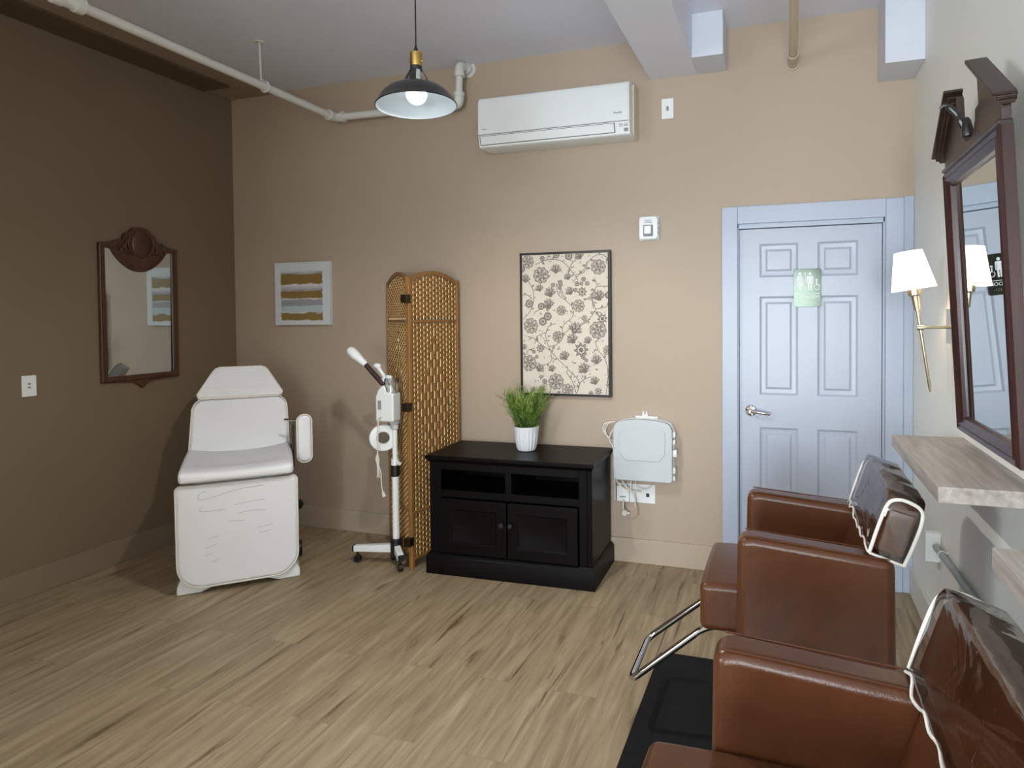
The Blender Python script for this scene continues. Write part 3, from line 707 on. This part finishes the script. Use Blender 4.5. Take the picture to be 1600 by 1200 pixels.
mb = MB(); mb.tube(spline([(-.03, -.08, .935), (-.048, -.092, .93), (-.054, -.095, .86), (-.056, -.095, .76), (-.06, -.095, .70)], 8), .0042, 8)
for k in range(4):
    o_ = .010*math.cos(k*2.1); p_ = .008*math.sin(k*2.1)
    mb.tube(spline([(-.06, -.095, .71), (-.06+o_, -.095+p_, .67), (-.052-o_, -.095-p_, .61), (-.058+o_, -.095, .565), (-.06-p_, -.09+p_, .60), (-.055+p_, -.098, .66), (-.06, -.095, .71)], 6), .0038, 6)
mb.tube(spline([(-.06, -.095, .64), (-.038, -.095, .60), (-.034, -.095, .52), (-.024, -.095, .475)], 8), .0036, 8)
mb.cyl((-.027, -.095, .485), (-.016, -.095, .452), .006, .013)
ob('power_cord', mb, CABLEW, st)

# ------------------------------------------------------------------ black cabinet
cb = thing('media_cabinet', 'black wooden media cabinet with two open bays and two doors', 'cabinet', (-1.541, 3.615, 0), .027)
# local: x right, -y front
mb = MB()
mb.box(-.505, -.475, -.215, .215, .0, .675); mb.box(.475, .505, -.215, .215, .0, .675); mb.box(-.475, .475, .195, .215, .02, .675)
mb.box(-.475, .475, -.215, .195, .09, .115); mb.box(-.475, .475, -.215, .195, .468, .492); mb.box(-.475, .475, -.215, .195, .648, .675)
mb.box(-.02, .02, -.212, .195, .49, .65); mb.box(-.475, -.43, -.218, -.195, .10, .675); mb.box(.43, .475, -.218, -.195, .10, .675)
mb.box(-.43, .43, -.218, -.2, .625, .675); mb.box(-.43, .43, -.218, -.2, .462, .505)
ob('carcass', mb, ESPRESSO, cb, bevel=.003)
mb = MB(); mb.prism([(-.53, .69), (-.53, .705), (-.524, .712), (.524, .712), (.53, .705), (.53, .69), (.515, .675), (-.515, .675)], 0, 0.001, lambda a, b, d: (a, d, b)) if False else None
mb = MB(); mb.rings([[(-.508, -.222, .668), (.508, -.222, .668), (.508, .222, .668), (-.508, .222, .668)], [(-.512, -.23, .680), (.512, -.23, .680), (.512, .228, .680), (-.512, .228, .680)], [(-.522, -.243, .690), (.522, -.243, .690), (.522, .236, .690), (-.522, .236, .690)], [(-.522, -.243, .708), (.522, -.243, .708), (.522, .236, .708), (-.522, .236, .708)], [(-.519, -.24, .711), (.519, -.24, .711), (.519, .234, .711), (-.519, .234, .711)]])
ob('top', mb, ESPRESSO, cb, bevel=.002, seg=2)
mb = MB(); mb.rings([[(-.524, -.240, 0), (.524, -.240, 0), (.524, .236, 0), (-.524, .236, 0)], [(-.524, -.240, .105), (.524, -.240, .105), (.524, .236, .105), (-.524, .236, .105)], [(-.516, -.232, .118), (.516, -.232, .118), (.516, .23, .118), (-.516, .23, .118)], [(-.508, -.222, .128), (.508, -.222, .128), (.508, .222, .128), (-.508, .222, .128)]])
ob('plinth', mb, ESPRESSO, cb, bevel=.003, seg=2)
for s_ in (-1, 1):
    xa, xb = (-.425, -.004) if s_ < 0 else (.004, .425)
    mb = MB(); z0, z1 = .135, .458; rr = []
    for ins, dp in ((0, 0), (.062, 0), (.068, .006), (.080, .008), (.086, .010)):
        rr.append([(xa+ins, -.238+dp, z0+ins), (xb-ins, -.238+dp, z0+ins), (xb-ins, -.238+dp, z1-ins), (xa+ins, -.238+dp, z1-ins)])
    rr = [[(p[0], -.219, p[2]) for p in rr[0]]]+rr
    mb.rings(rr)
    dd = ob('door', mb, ESPRESSO, cb, bevel=.0025, seg=2)
    mb = MB(); kx = -.028 if s_ < 0 else .028
    mb.lathe([(.006, 0), (.006, .012), (.014, .018), (.016, .026), (.012, .032), (0, .034)], 18, Matrix.Translation((kx, -.236, .332)) @ Matrix.Rotation(PI/2, 4, 'X')); ob('knob', mb, BLACKMET, dd)

# ------------------------------------------------------------------ potted artificial grass
pt = thing('potted_grass', 'green artificial grass in a fluted white pot on the cabinet', 'potted plant', (-1.522, 3.655, .711))
mb = MB(); n = 96; rings = []
for r, z, f in ((.045, 0, .0), (.054, .004, .03), (.062, .02, .055), (.068, .05, .06), (.0725, .09, .06), (.076, .128, .05), (.0775, .138, .0), (.0785, .15, 0), (.075, .151, 0), (.072, .146, 0), (.07, .12, 0)):
    rings.append([((r*(1-f+f*abs(math.cos(9*2*PI*i/n)))*math.cos(2*PI*i/n)), r*(1-f+f*abs(math.cos(9*2*PI*i/n)))*math.sin(2*PI*i/n), z) for i in range(n)])
mb.rings(rings, True, False); ob('pot', mb, POTW, pt)
mb = MB(); mb.lathe([(0, .128), (.071, .128), (.071, .122), (0, .122)], 24); ob('soil', mb, SOIL, pt)
mb = MB(); rg = random.Random(5)
def blade(p0, d0, l, w, droop, mi):
    mb.mi = mi; p = V(p0); d = V(d0).normalized(); side = d.cross(V((0, 0, 1))); side = side.normalized() if side.length > .05 else V((1, 0, 0))
    side = (Matrix.Rotation(rg.random()*PI, 3, d) @ side); prev = None; segs = 3
    for k in range(segs+1):
        ww = w*(1-k/segs)**.7+.0002
        cur = (p+side*ww, p-side*ww)
        if prev: mb._tag([mb.bm.faces.new([mb.bm.verts.new(q) for q in (prev[0], prev[1], cur[1], cur[0])])])
        prev = cur; p = p+d*(l/segs); d = (d+V((d.x, d.y, -abs(droop)))*.18).normalized()
for s_ in range(120):
    a = rg.random()*2*PI; rad = .045*math.sqrt(rg.random()); tilt = .06+.42*(rad/.045)*rg.uniform(.55, 1.1)
    hgt = rg.uniform(.20, .315)*(1-.12*(rad/.045))
    b = V((rad*math.cos(a), rad*math.sin(a), .125)); dirv = V((math.cos(a)*math.sin(tilt), math.sin(a)*math.sin(tilt), math.cos(tilt)))
    for k in range(22):
        f = (k+rg.random())/22; p = b+dirv*hgt*f*.92
        aa = rg.random()*2*PI; out = V((math.cos(aa), math.sin(aa), 0))*.55+dirv*.8+V((math.cos(a), math.sin(a), 0))*.12
        blade(p, out, rg.uniform(.035, .062), .0019, .25, 0 if rg.random() < .25+.6*f else 1)
ob('grass_blades', mb, [GRASS, GRASS2], pt, smooth=False, weld=False)

# ------------------------------------------------------------------ telecom box on the wall, jack plate, cables
tb = thing('telecom_box', 'white plastic utility box on the wall beside the cabinet', 'utility box', (-.826, D, .722))
out = []
bw, bh = .182, .19
for i in range(13): a = PI*i/12; out.append((.145*math.cos(a)+0, .150+.035*math.sin(a)))
body = [(bw, -bh+.012), (bw, .125)]+[(x*(bw-.012)/.145, z) for x, z in out]+[(-bw, .125), (-bw, -bh+.012), (-bw+.012, -bh), (bw-.012, -bh)]
ob('back_shell', MB().prism([(a*1.015, b*1.01) for a, b in body], 0, -.05, P2), PLASTIC, tb, bevel=.005)
ob('lid', MB().prism(body, -.052, -.098, P2), PLASTIC_G, tb, bevel=.016, seg=4)
rz = [(-.125, .125), (-.14, .11), (-.14, -.02), (-.10, -.065), (.10, -.065), (.14, -.02), (.14, .11), (.125, .125), (0, .138)]
ob('raised_face', MB().prism(rz[::-1], -.097, -.104, P2), PLASTIC_G, tb, bevel=.006, seg=3)
mb = MB(); mb.box(-.055, .085, -.03, -.002, .185, .197); mb.prism([(-.018, .195), (.018, .195), (.014, .222), (.004, .226), (.004, .205), (-.004, .205), (-.004, .226), (-.014, .222)], -.004, -.012, P2); ob('hanging_tab', mb, PLASTIC, tb, bevel=.002)
mb = MB()
for z0, z1, w in ((.082, .115, .017), (.040, .068, .015), (-.035, .008, .024), (-.135, -.10, .016), (-.178, -.15, .015)): ob('latch', MB().box(.180, .180+w, -.075, -.03, z0, z1), PLASTIC, tb, bevel=.003)
jp = thing('jack_plate', 'wide white outlet plate below the utility box', 'outlet', (-.884, D, .434))
ob('cover_plate', MB().prism(rrect(-.118, .118, -.058, .058, .004), 0, -.006, P2), PLASTIC, jp, bevel=.002)
mb = MB(); mb.prism(rrect(-.118, -.04, -.05, .045, .004), -.006, -.034, P2); ob('power_adapter', mb, PLASTIC, jp, bevel=.004)
ob('socket', MB().box(.062, .082, -.0075, -.006, -.018, .004), BLACK, jp, smooth=False); ob('adapter_slot', MB().box(-.1, -.06, -.0352, -.034, -.022, -.018), BLACK, jp, smooth=False)
cbn = thing('cable_bundle', 'white cables hanging from the utility box to the outlet plate', 'cables', (-.95, D, .55))
def cable(pts, r=.0035, m=CABLEW): ob('cable', MB().tube(spline([(x+.95, y-D, z-.55) for x, y, z in pts], 8), r, 8), m, cbn)
yb = D-.03
for k in range(3):
    o_ = .012*k
    cable([(-1.01, yb, .88), (-1.05-o_, yb-.01, .865), (-1.068-o_*.6, yb-.015, .82), (-1.05+o_*.4, yb-.015, .775), (-1.02, yb-.005, .755)])
cable([(-1.015, yb, .84), (-1.04, yb-.03, .78), (-1.010, yb-.05, .72), (-1.006, yb-.06, .60), (-.99, yb-.05, .52), (-.95, yb-.03, .475), (-.90, yb-.01, .455)], .004)
cable([(-1.02, yb-.01, .765), (-1.008, yb-.045, .70), (-1.005, yb-.05, .56), (-1.004, yb-.04, .46), (-1.007, yb-.03, .395)], .004)
cable([(-.98, yb, .545), (-.95, yb-.03, .505), (-.92, yb-.03, .47), (-.885, yb-.02, .43), (-.88, yb-.02, .36)], .0045)
cable([(-.90, yb, .545), (-.905, yb-.03, .50), (-.90, yb-.03, .46), (-.85, yb-.01, .455)], .004)
cable([(-.885, yb, .545), (-.87, yb-.02, .49), (-.82, yb-.01, .47), (-.77, yb-.005, .505)], .0028)
cable([(-.955, yb-.01, .40), (-.958, yb-.02, .355), (-.948, yb-.02, .318)], .0055)
cable([(-.93, yb-.01, .315), (-.90, yb-.015, .285), (-.872, yb-.012, .30), (-.87, yb-.01, .345), (-.885, yb-.01, .40)], .0022, mat('tan_cable', (168,150,122), .6))
mb = MB(); mb.cyl((.002, -.06, -.232), (.002, -.03, -.232), .017); mb.box(.012, .034, -.052, -.038, -.238, -.226); ob('plug', mb, CABLEW, cbn, bevel=.003)

# ------------------------------------------------------------------ pipes overhead
wp = thing('sprinkler_pipe', 'white painted pipe running along the ceiling into the back wall', 'pipe', (-2.987, 3.783, 2.927))
mb = MB(); mb.cyl((0, 0, 0), (0, -7.6, 0), .024, n=20); ob('long_run', mb, WHITE_PIPE, wp)
mb = MB(); mb.cyl((0, 0, 0), (.955, 0, -.012), .024); ob('cross_run', mb, WHITE_PIPE, wp)
mb = MB(); mb.cyl((.96, 0, 0), (.967, 0, .235), .023); ob('riser', mb, WHITE_PIPE, wp)
for pts, c0, c1 in (([(0, -.07, 0), (0, 0, 0), (.07, 0, 0)], ((0, -.075, 0), (0, -.05, 0)), ((.05, 0, 0), (.075, 0, 0))), ([(.90, 0, -.012), (.962, 0, -.01), (.962, 0, .06)], ((.885, 0, -.012), (.91, 0, -.012)), ((.962, 0, .04), (.962, 0, .065))),
                    ([(.967, 0, .18), (.967, 0, .243), (.98, .09, .243)], ((.967, 0, .165), (.967, 0, .19)), ((.977, .06, .243), (.98, .085, .243)))):
    mb = MB(); mb.tube(roundpath(pts, .05), .031, 18); mb.cyl(*c0, .036); mb.cyl(*c1, .036); ob('elbow', mb, WHITE_PIPE, wp, bevel=.003)
mb = MB(); mb.lathe([(.024, 0), (.038, 0), (.038, .035), (.032, .037), (.032, .085), (.038, .087), (.038, .125), (.024, .125)], 24, Matrix.Translation((0, -1.69, 0)) @ Matrix.Rotation(PI/2, 4, 'X')); ob('union', mb, WHITE_PIPE, wp)
mb = MB(); mb.cyl((.98, .09, .243), (.98, .1, .243), .055); ob('wall_flange', mb, WHITE_PIPE, wp, bevel=.003)
mb = MB(); mb.cyl((-.028, -.635, .035), (-.04, -.63, .276), .0055, n=10); mb.cyl((-.04, -.63, .27), (-.04, -.63, .276), .028)
mb.tube([(.03*math.cos(a), -.635, .03*math.sin(a)) for a in [2*PI*i/20 for i in range(20)]], .006, 8, True); mb.box(-.036, -.02, -.645, -.625, .015, .05)
ob('pipe_hanger', mb, WHITE_PIPE, wp)
bp_ = thing('conduit_pipe', 'beige painted pipe entering the back wall above the door', 'pipe', (.036, D+.002, 2.95))
mb = MB(); mb.cyl((0, -.1, 0), (0, -7.9, 0), .022); ob('pipe_run', mb, BEIGE_PIPE, bp_)
mb = MB(); mb.cyl((0, 0, 0), (0, -.17, 0), .027); mb.cyl((0, -.13, 0), (0, -.17, 0), .031); mb.cyl((0, 0, 0), (0, -.012, 0), .034); ob('wall_coupling', mb, BEIGE_PIPE, bp_, bevel=.003)

# ------------------------------------------------------------------ pendant lamp
pd = thing('pendant_lamp', 'black enamel pendant lamp with brass socket and lit bulb', 'pendant lamp', (-1.341, 2.167, 2.336))
R = .15
outp = [(R, 0), (R+.003, .003), (R-.002, .008), (.138, .026), (.125, .045), (.105, .062), (.08, .074), (.055, .083), (.046, .088)]
inn = [(r-.002, z-.001) for r, z in outp[2:]]
mb = MB(); mb.lathe(outp, 48, cap0=False, cap1=False); ob('shade', mb, BLACKMET, pd, rot=(0, -.06, 0))
mb = MB(); mb.lathe([(R-.0005, .0005)]+inn, 48, cap0=False, cap1=False); ob('shade_lining', mb, SHADE_IN, pd, rot=(0, -.06, 0))
mb = MB(); mb.lathe([(.022, .135), (.023, .150), (.020, .152), (.020, .135)], 32, cap0=False, cap1=False)
for k in range(4):
    a = k*PI/2+.25; n = 5
    rr = []
    for z, r in ((.084, .05), (.11, .040), (.138, .0235)):
        rr.append([(r*math.cos(a+(i-2)*.14), r*math.sin(a+(i-2)*.14), z) for i in range(n)]+[((r-.002)*math.cos(a+(i-2)*.14), (r-.002)*math.sin(a+(i-2)*.14), z) for i in range(n-1, -1, -1)])
    mb.rings(rr)
ob('vented_neck', mb, BLACKMET, pd)
mb = MB(); mb.lathe([(.022, .145), (.0225, .147), (.0225, .200), (.020, .203), (0, .203)], 32); mb.cyl((.022, 0, .168), (.03, 0, .168), .003); ob('socket_cup', mb, BRASS, pd)
mb = MB(); mb.lathe([(0, .148), (.017, .148), (.017, .075), (0, .075)], 24); ob('lamp_socket', mb, SHADE_IN, pd)
mb = MB(); mb.sphere((0, 0, .045), .039, 14); ob('bulb', mb, BULB, pd)
mb = MB(); mb.lathe([(.0075, .202), (.0075, .214), (.004, .226), (.003, .232)], 16); mb.cyl((0, 0, .22), (0, 0, .857), .0028, n=10); ob('cord', mb, BLACK, pd)
mb = MB(); mb.lathe([(.055, .866), (.055, .85), (.03, .842), (0, .84)], 28); ob('ceiling_canopy', mb, BLACKMET, pd)

# ------------------------------------------------------------------ right wall: floating counters, mirror, sconce, wall box, conduit
for nm, y0, y1, lab in (('station_counter', 2.01, 2.84, 'grey wood floating counter under the mahogany mirror'), ('station_counter', .68, 1.515, 'grey wood floating counter behind the nearer brown chair')):
    c = ob(nm, MB().box(.406-.53, XR+.002-.53, y0-(y0+y1)/2, y1-(y0+y1)/2, -.046, 0), SHELFWOOD, loc=(.53, (y0+y1)/2, 1.046), bevel=.0015, seg=2)
    tag(c, lab, 'counter', 'floating station counters')
rm = thing('mahogany_mirror', 'mahogany wall mirror with a broken pediment on the right wall', 'mirror', (.648, 2.378, 1.078), rot=(0, 0, 0))
tilt = math.atan2(.055, .98)
rm.rotation_euler = Euler((0, -tilt, 0)); 
# local: y along wall, z up, -x into the room
MW, MH = .33, .975
mb = MB(); fr_prof = [(0, 0), (0, -.030), (.010, -.040), (.020, -.034), (.030, -.040), (.042, -.030), (.052, -.026), (.058, -.016), (.058, -.008)]   # (inset, x)
path = [(-MW, .02), (MW, .02), (MW, MH), (-MW, MH)]
def miter(prof):
    rings = []
    for ins, x in prof:
        rings.append([(x, -MW+ins, .02+ins), (x, MW-ins, .02+ins), (x, MW-ins, MH-ins), (x, -MW+ins, MH-ins)])
    return rings
mb.rings(miter(fr_prof), False, False)
ob('frame', mb, MAHOG, rm, ang=25)
mb = MB(); mb.box(-.012, -.006, -MW+.05, MW-.05, .07, MH-.05); ob('glass', mb, MIRROR, rm, smooth=False)
mb = MB(); mb.box(-.006, 0, -MW+.004, MW-.004, .004, MH); ob('backing', mb, mat('backing_board', (198,192,180), .7), rm, smooth=False)
mb = MB(); P3 = lambda y, z, x: (x, y, z)
mb.box(-.034, 0, -MW, MW, MH-.002, MH+.014); mb.cyl((-.034, -MW, MH+.008), (-.034, MW, MH+.008), .007)
ob('lower_cornice', mb, MAHOG_Y, rm, bevel=.004)
ty = [(-MW, MH+.012), (MW, MH+.012), (.335, MH+.062), (.122, MH+.218), (.122, MH+.12)]
for i in range(9): a = PI*i/8; ty.append((.085*math.cos(a), MH+.115-.075*math.sin(a)))
ty += [(-.122, MH+.12), (-.122, MH+.218), (-.335, MH+.062)]
ob('tympanum', MB().prism(ty, -.028, -.004, P3), MAHOG_Y, rm, bevel=.002)
for s_ in (-1, 1):
    mb = MB(); o0, o1 = V((s_*.358, MH+.045)), V((s_*.118, MH+.222)); d = (o1-o0).normalized(); nrm = V((-d.y, d.x))*(1 if s_ < 0 else -1)
    if nrm.y < 0: nrm = -nrm
    for t0, t1, xo, e0, e1 in ((0, .012, -.040, .0, -.03), (.012, .026, -.050, 0, -.015), (.026, .038, -.062, 0, 0)):
        q = [o0+nrm*t0+d*e0, o1+nrm*t0+d*e1, o1+nrm*t1+d*e1, o0+nrm*t1+d*e0]
        mb.prism([(p.x, p.y) for p in q], xo, -.002, P3)
    ob('raking_cornice', mb, MAHOG_Y, rm, bevel=.003)
mb = MB(); mb.tube(spline([(-.03, .0, MH+.06), (-.045, .0, MH+.10), (-.06, .005, MH+.135), (-.085, .012, MH+.165), (-.10, .02, MH+.158)], 6), [.012]*9+[.010]*8+[.007]*8, 10)
mb.lathe([(.0, 0), (.016, 0), (.018, .02), (.012, .05), (.006, .06), (0, .062)], 16, Matrix.Translation((-.035, -.018, MH+.05)))
ob('finial', mb, BLACKMET, rm)

scn = thing('wall_sconce', 'brass wall sconce with a lit white shade between door and mirror', 'wall lamp', (XR, 2.97, 1.475))
mb = MB(); mb.box(-.022, 0, -.06, .06, -.068, .075); ob('wall_plate', mb, NICKEL, scn, bevel=.003)
mb = MB(); mb.cyl((-.02, 0, 0), (-.128, 0, -.002), .0065); mb.cyl((-.116, 0, -.002), (-.142, 0, -.002), .0115); ob('arm', mb, NICKEL, scn, bevel=.001)
Mt = Matrix.Translation((-.13, 0, 0)) @ Matrix.Rotation(-math.radians(8.5), 4, 'Y')
mb = MB(); mb.lathe([(0, -.272), (.004, -.27), (.005, -.255), (.0065, -.25), (.0065, .085)], 16, Mt); ob('rod', mb, NICKEL, scn)
mb = MB(); mb.lathe([(.008, .07), (.013, .072), (.017, .13), (.028, .136), (.029, .162), (.014, .166), (0, .166)], 24, Mt); ob('candle_cup', mb, NICKEL, scn)
mb = MB(); mb.lathe([(.086, .16), (.054, .318)], 40, Mt, cap0=False, cap1=False); o = ob('lamp_shade', mb, SHADE_LIT, scn); s_ = o.modifiers.new('Solidify', 'SOLIDIFY'); s_.thickness = .002
mb = MB(); mb.sphere((0, 0, .225), .022, 10); o = ob('bulb', mb, emit('lit_warm_bulb', (255,222,170), 160.), scn); o.matrix_local = Mt

ob_box = thing('wall_box', 'small white outlet box low on the right wall under the counter', 'outlet', (XR, 3.22, .485))
ob('box_body', MB().box(-.058, 0, -.02, .03, -.06, .06), PLASTIC, ob_box, bevel=.003)
ob('face_plate', MB().box(-.064, -.002, -.026, -.02, -.064, .064), PLASTIC, ob_box, bevel=.002)
ct = thing('sheathed_cable', 'grey sheathed cable run along the right wall from the outlet box', 'cable', (.636, 3.19, .492))
ob('sheathing', MB().tube([(0, 0, 0), (.004, -.3, .01), (.006, -.8, .024), (.006, -1.9, .02)], .014, 12), GREYTUBE, ct)
mb = MB(); mb.tube([(.002+.0165*math.cos(a), -.12, .005+.0165*math.sin(a)) for a in [2*PI*i/16 for i in range(16)]], .003, 8, True); mb.box(.012, .03, -.125, -.115, .012, .018); ob('cable_tie', mb, CABLEW, ct)

# ------------------------------------------------------------------ rubber mat and salon chairs
rmw = thing('rubber_mat', 'black rubber floor mat under the brown salon chairs', 'mat', (-.09, 2.24, 0))
ob('mat_border', MB().prism(rrect(-.455, .455, -.61, .61, .03), 0, .013, lambda a, b, d: (a, b, d)), RUBBER, rmw, bevel=.004)
ob('raised_pad', MB().prism(rrect(-.37, .37, -.52, .52, .06), .012, .019, lambda a, b, d: (a, b, d)), RUBBER, rmw, bevel=.005)

def salon_chair(cy, label, z0, seed):
    ch = thing('salon_chair', label, 'salon chair', (.03, cy, z0), 0, 'brown salon chairs')
    X0 = -.03; dz = -z0
    # local = world minus origin; the chair faces -X
    for s_ in (-1, 1):
        ya, yb_ = (.325, .222) if s_ > 0 else (-.325, -.222)
        a, b = sorted((ya, yb_))
        mb = MB(); mb.prism([(-.157, .40), (-.15, .812), (-.10, .818), (.315, .783), (.322, .40)], a, b, lambda p, q, d: (p+X0, d, q+dz))
        ar = ob('armrest', mb, LEATHER, ch, bevel=.028, seg=4)
        mb = MB()
        yy = a+.012 if s_ < 0 else a+.012
        for y in (a+.012, b-.012): mb.tube([(-.13+X0, y, .8175+dz), (.30+X0, y, .7855+dz)], .0022, 6)
        ob('seam', mb, LEATHER, ar)
    mb = MB(); rows = []
    for k in range(9):
        u = k/8; x = -.285+.54*u; tp = .608+.012*math.sin(PI*u)-.02*u
        ys = [-.222+.444*i/10 for i in range(11)]
        rows.append([(x+X0, y, tp+.012*math.cos(y/.222*PI/2)+dz) for y in ys]+[(x+X0, y, .445+dz) for y in ys[::-1]])
    mb.rings(rows); ob('seat', mb, LEATHER, ch, bevel=.024, seg=4)
    # backrest leaning back: upper part over the arms, lower part between them
    la = math.radians(18); up = V((math.sin(la), 0, math.cos(la))); nf = V((-math.cos(la), 0, math.sin(la)))
    org = V((.254+X0, 0, .808+dz))
    M = Matrix.Translation(org) @ Matrix((V((0, 1, 0)), up, nf)).transposed().to_4x4()   # (a across, b up, d towards the sitter)
    mb = MB()
    mb.prism(rrect(-.292, .292, .0, .178, [.045, .045, .012, .012], 6), -.088, 0, lambda p, q, d: M @ V((p, q, d)))
    mb.prism([(-.215, -.26), (.215, -.26), (.215, .01), (-.215, .01)], -.08, -.006, lambda p, q, d: M @ V((p, q, d)))
    ob('backrest', mb, LEATHER, ch, bevel=.018, seg=4)
    # clear slip cover with white welt
    rs = random.Random(seed); mb = MB(); g = []
    outl = rrect(-.301, .301, -.012, .190, [.055, .055, .006, .006], 6)
    fine = []
    for p, q in zip(outl, outl[1:]+outl[:1]):
        n_ = max(1, int(math.hypot(q[0]-p[0], q[1]-p[1])/.03))
        fine += [(p[0]+(q[0]-p[0])*i/n_, p[1]+(q[1]-p[1])*i/n_) for i in range(n_)]
    jit = [(rs.uniform(-.0015, .0025), rs.uniform(-.0015, .002)) for _ in fine]
    for d, sc_ in ((-.096, 1), (-.07, 1.012), (-.04, 1.0), (-.012, 1.012), (.010, 1)):
        g.append([M @ V((p[0]*sc_+j[0]*(1 if d > -.05 else .5), .09+(p[1]-.09)*sc_+j[1], d+rs.uniform(-.001, .001))) for p, j in zip(fine, jit)])
    # front sheet, crumpled
    for sc_, d in ((.85, .014), (.6, .011), (.3, .013)):
        g.append([M @ V((p[0]*sc_, .09+(p[1]-.09)*sc_, d+rs.uniform(-.0015, .0015))) for p in fine])
    mb.rings(g, True, True)
    cov = ob('plastic_cover', mb, CLEAR, ch, ang=60)
    mb = MB()
    for s_ in (1, -1):
        pth = [(.301*s_, -.012), (.303*s_, .06), (.303*s_, .13), (.292*s_, .168), (.262*s_, .190)]
        # the side panel of the cover: welt up the front edge, over the top, down the back edge
        loop = [M @ V((.303*s_, -.012, .008)), M @ V((.304*s_, .08, .010)), M @ V((.302*s_, .150, .006)), M @ V((.298*s_, .172, -.016)), M @ V((.296*s_, .176, -.05)), M @ V((.299*s_, .166, -.086)), M @ V((.303*s_, .13, -.098)), M @ V((.304*s_, .05, -.098)), M @ V((.303*s_, -.012, -.094))]
        mb.tube(spline(loop, 5), .0055, 8)
        mb.tube([M @ V((.303*s_, -.012, -.094)), M @ V((.303*s_, -.012, .008))], .0045, 8)
    hem = [M @ V((-.30+.6*i/14, -.014+rs.uniform(-.012, .012), .012+rs.uniform(-.003, .006))) for i in range(15)]
    mb.tube(spline(hem, 3), .0035, 6)
    w = ob('cover_piping', mb, WELT, cov)
    # foot rest
    mb = MB(); fw = .165
    mb.tube(roundpath([(-.15+X0, fw-.02, .44+dz), (-.27+X0, fw-.02, .428+dz), (-.545+X0, fw, .195+dz), (-.545+X0, -fw, .195+dz), (-.27+X0, -fw+.02, .428+dz), (-.15+X0, -fw+.02, .44+dz)], .045, 7), .0125, 14)
    ob('footrest', mb, CHROME, ch)
    mb = MB(); mb.lathe([(0, 0), (.25, 0), (.25, .006), (.235, .014), (.10, .03), (.055, .04), (.05, .06), (.05, .26), (.036, .262), (.036, .445+dz), (0, .445+dz)], 48, Matrix.Translation((.03, 0, 0))); ob('hydraulic_base', mb, CHROME, ch)
    return ch
salon_chair(2.435, 'brown vinyl salon chair before the mahogany mirror, clear cover on its back', .019, 11)
salon_chair(1.150, 'nearest brown vinyl salon chair, its clear covered back at the bottom right', 0.0, 23)

# ------------------------------------------------------------------ light
def area(name, loc, rot, sx, sy, power, col):
    l = bpy.data.lights.new(name, 'AREA'); l.shape = 'RECTANGLE'; l.size = sx; l.size_y = sy; l.energy = power; l.color = col
    o = bpy.data.objects.new(name, l); COL.objects.link(o); o.location = loc; o.rotation_euler = rot; return o
area('daylight_window', ((WX0+WX1)/2, YR-.16, (WZ0+WZ1)/2), (PI/2, 0, PI), WX1-WX0, WZ1-WZ0, 360, (.86, .94, 1.0)).rotation_euler = (-PI/2, 0, PI)
area('added_side_daylight', (XL-.14, (LY0+LY1)/2, (LZ0+LZ1)/2), (0, -PI/2, 0), LZ1-LZ0, LY1-LY0, 250, (.88, .95, 1.0))  # added daylight at the unseen side window, lifts the right wall
sl_ = bpy.data.lights.new('pendant_bulb', 'SPOT'); sl_.energy = 85; sl_.spot_size = math.radians(178); sl_.spot_blend = .5; sl_.shadow_soft_size = .03; sl_.color = (1, .97, .92)
so = bpy.data.objects.new('pendant_bulb', sl_); COL.objects.link(so); so.location = (-1.341, 2.167, 2.338)
w = bpy.data.worlds.new('World'); w.use_nodes = True; sc.world = w
w.node_tree.nodes['Background'].inputs['Color'].default_value = (.75, .85, 1, 1); w.node_tree.nodes['Background'].inputs['Strength'].default_value = .4

# ------------------------------------------------------------------ camera
yaw, pitch, roll, foc, CX, CY = 0.30829435, -0.02356648, -0.00762206, 1005.53552, 908.02372, 518.78037
f = V((-math.sin(yaw)*math.cos(pitch), math.cos(yaw)*math.cos(pitch), math.sin(pitch))); r = V((math.cos(yaw), math.sin(yaw), 0)); u = r.cross(f)
c_, s_ = math.cos(roll), math.sin(roll); r2 = r*c_+u*s_; u2 = u*c_-r*s_
cam = bpy.data.cameras.new('camera'); co = bpy.data.objects.new('camera', cam); COL.objects.link(co)
co.matrix_world = Matrix.Translation((0, 0, H)) @ Matrix((r2, u2, -f)).transposed().to_4x4()
cam.sensor_fit = 'HORIZONTAL'; cam.sensor_width = 36; cam.lens = foc/1600*36
cam.shift_x = -(CX-800)/1600; cam.shift_y = (CY-600)/1600; cam.clip_start = .02
sc.camera = co
vs = sc.view_settings; vs.view_transform = 'Standard'; vs.look = 'None'; vs.gamma = 1; vs.use_curve_mapping = False; vs.exposure = 0.0
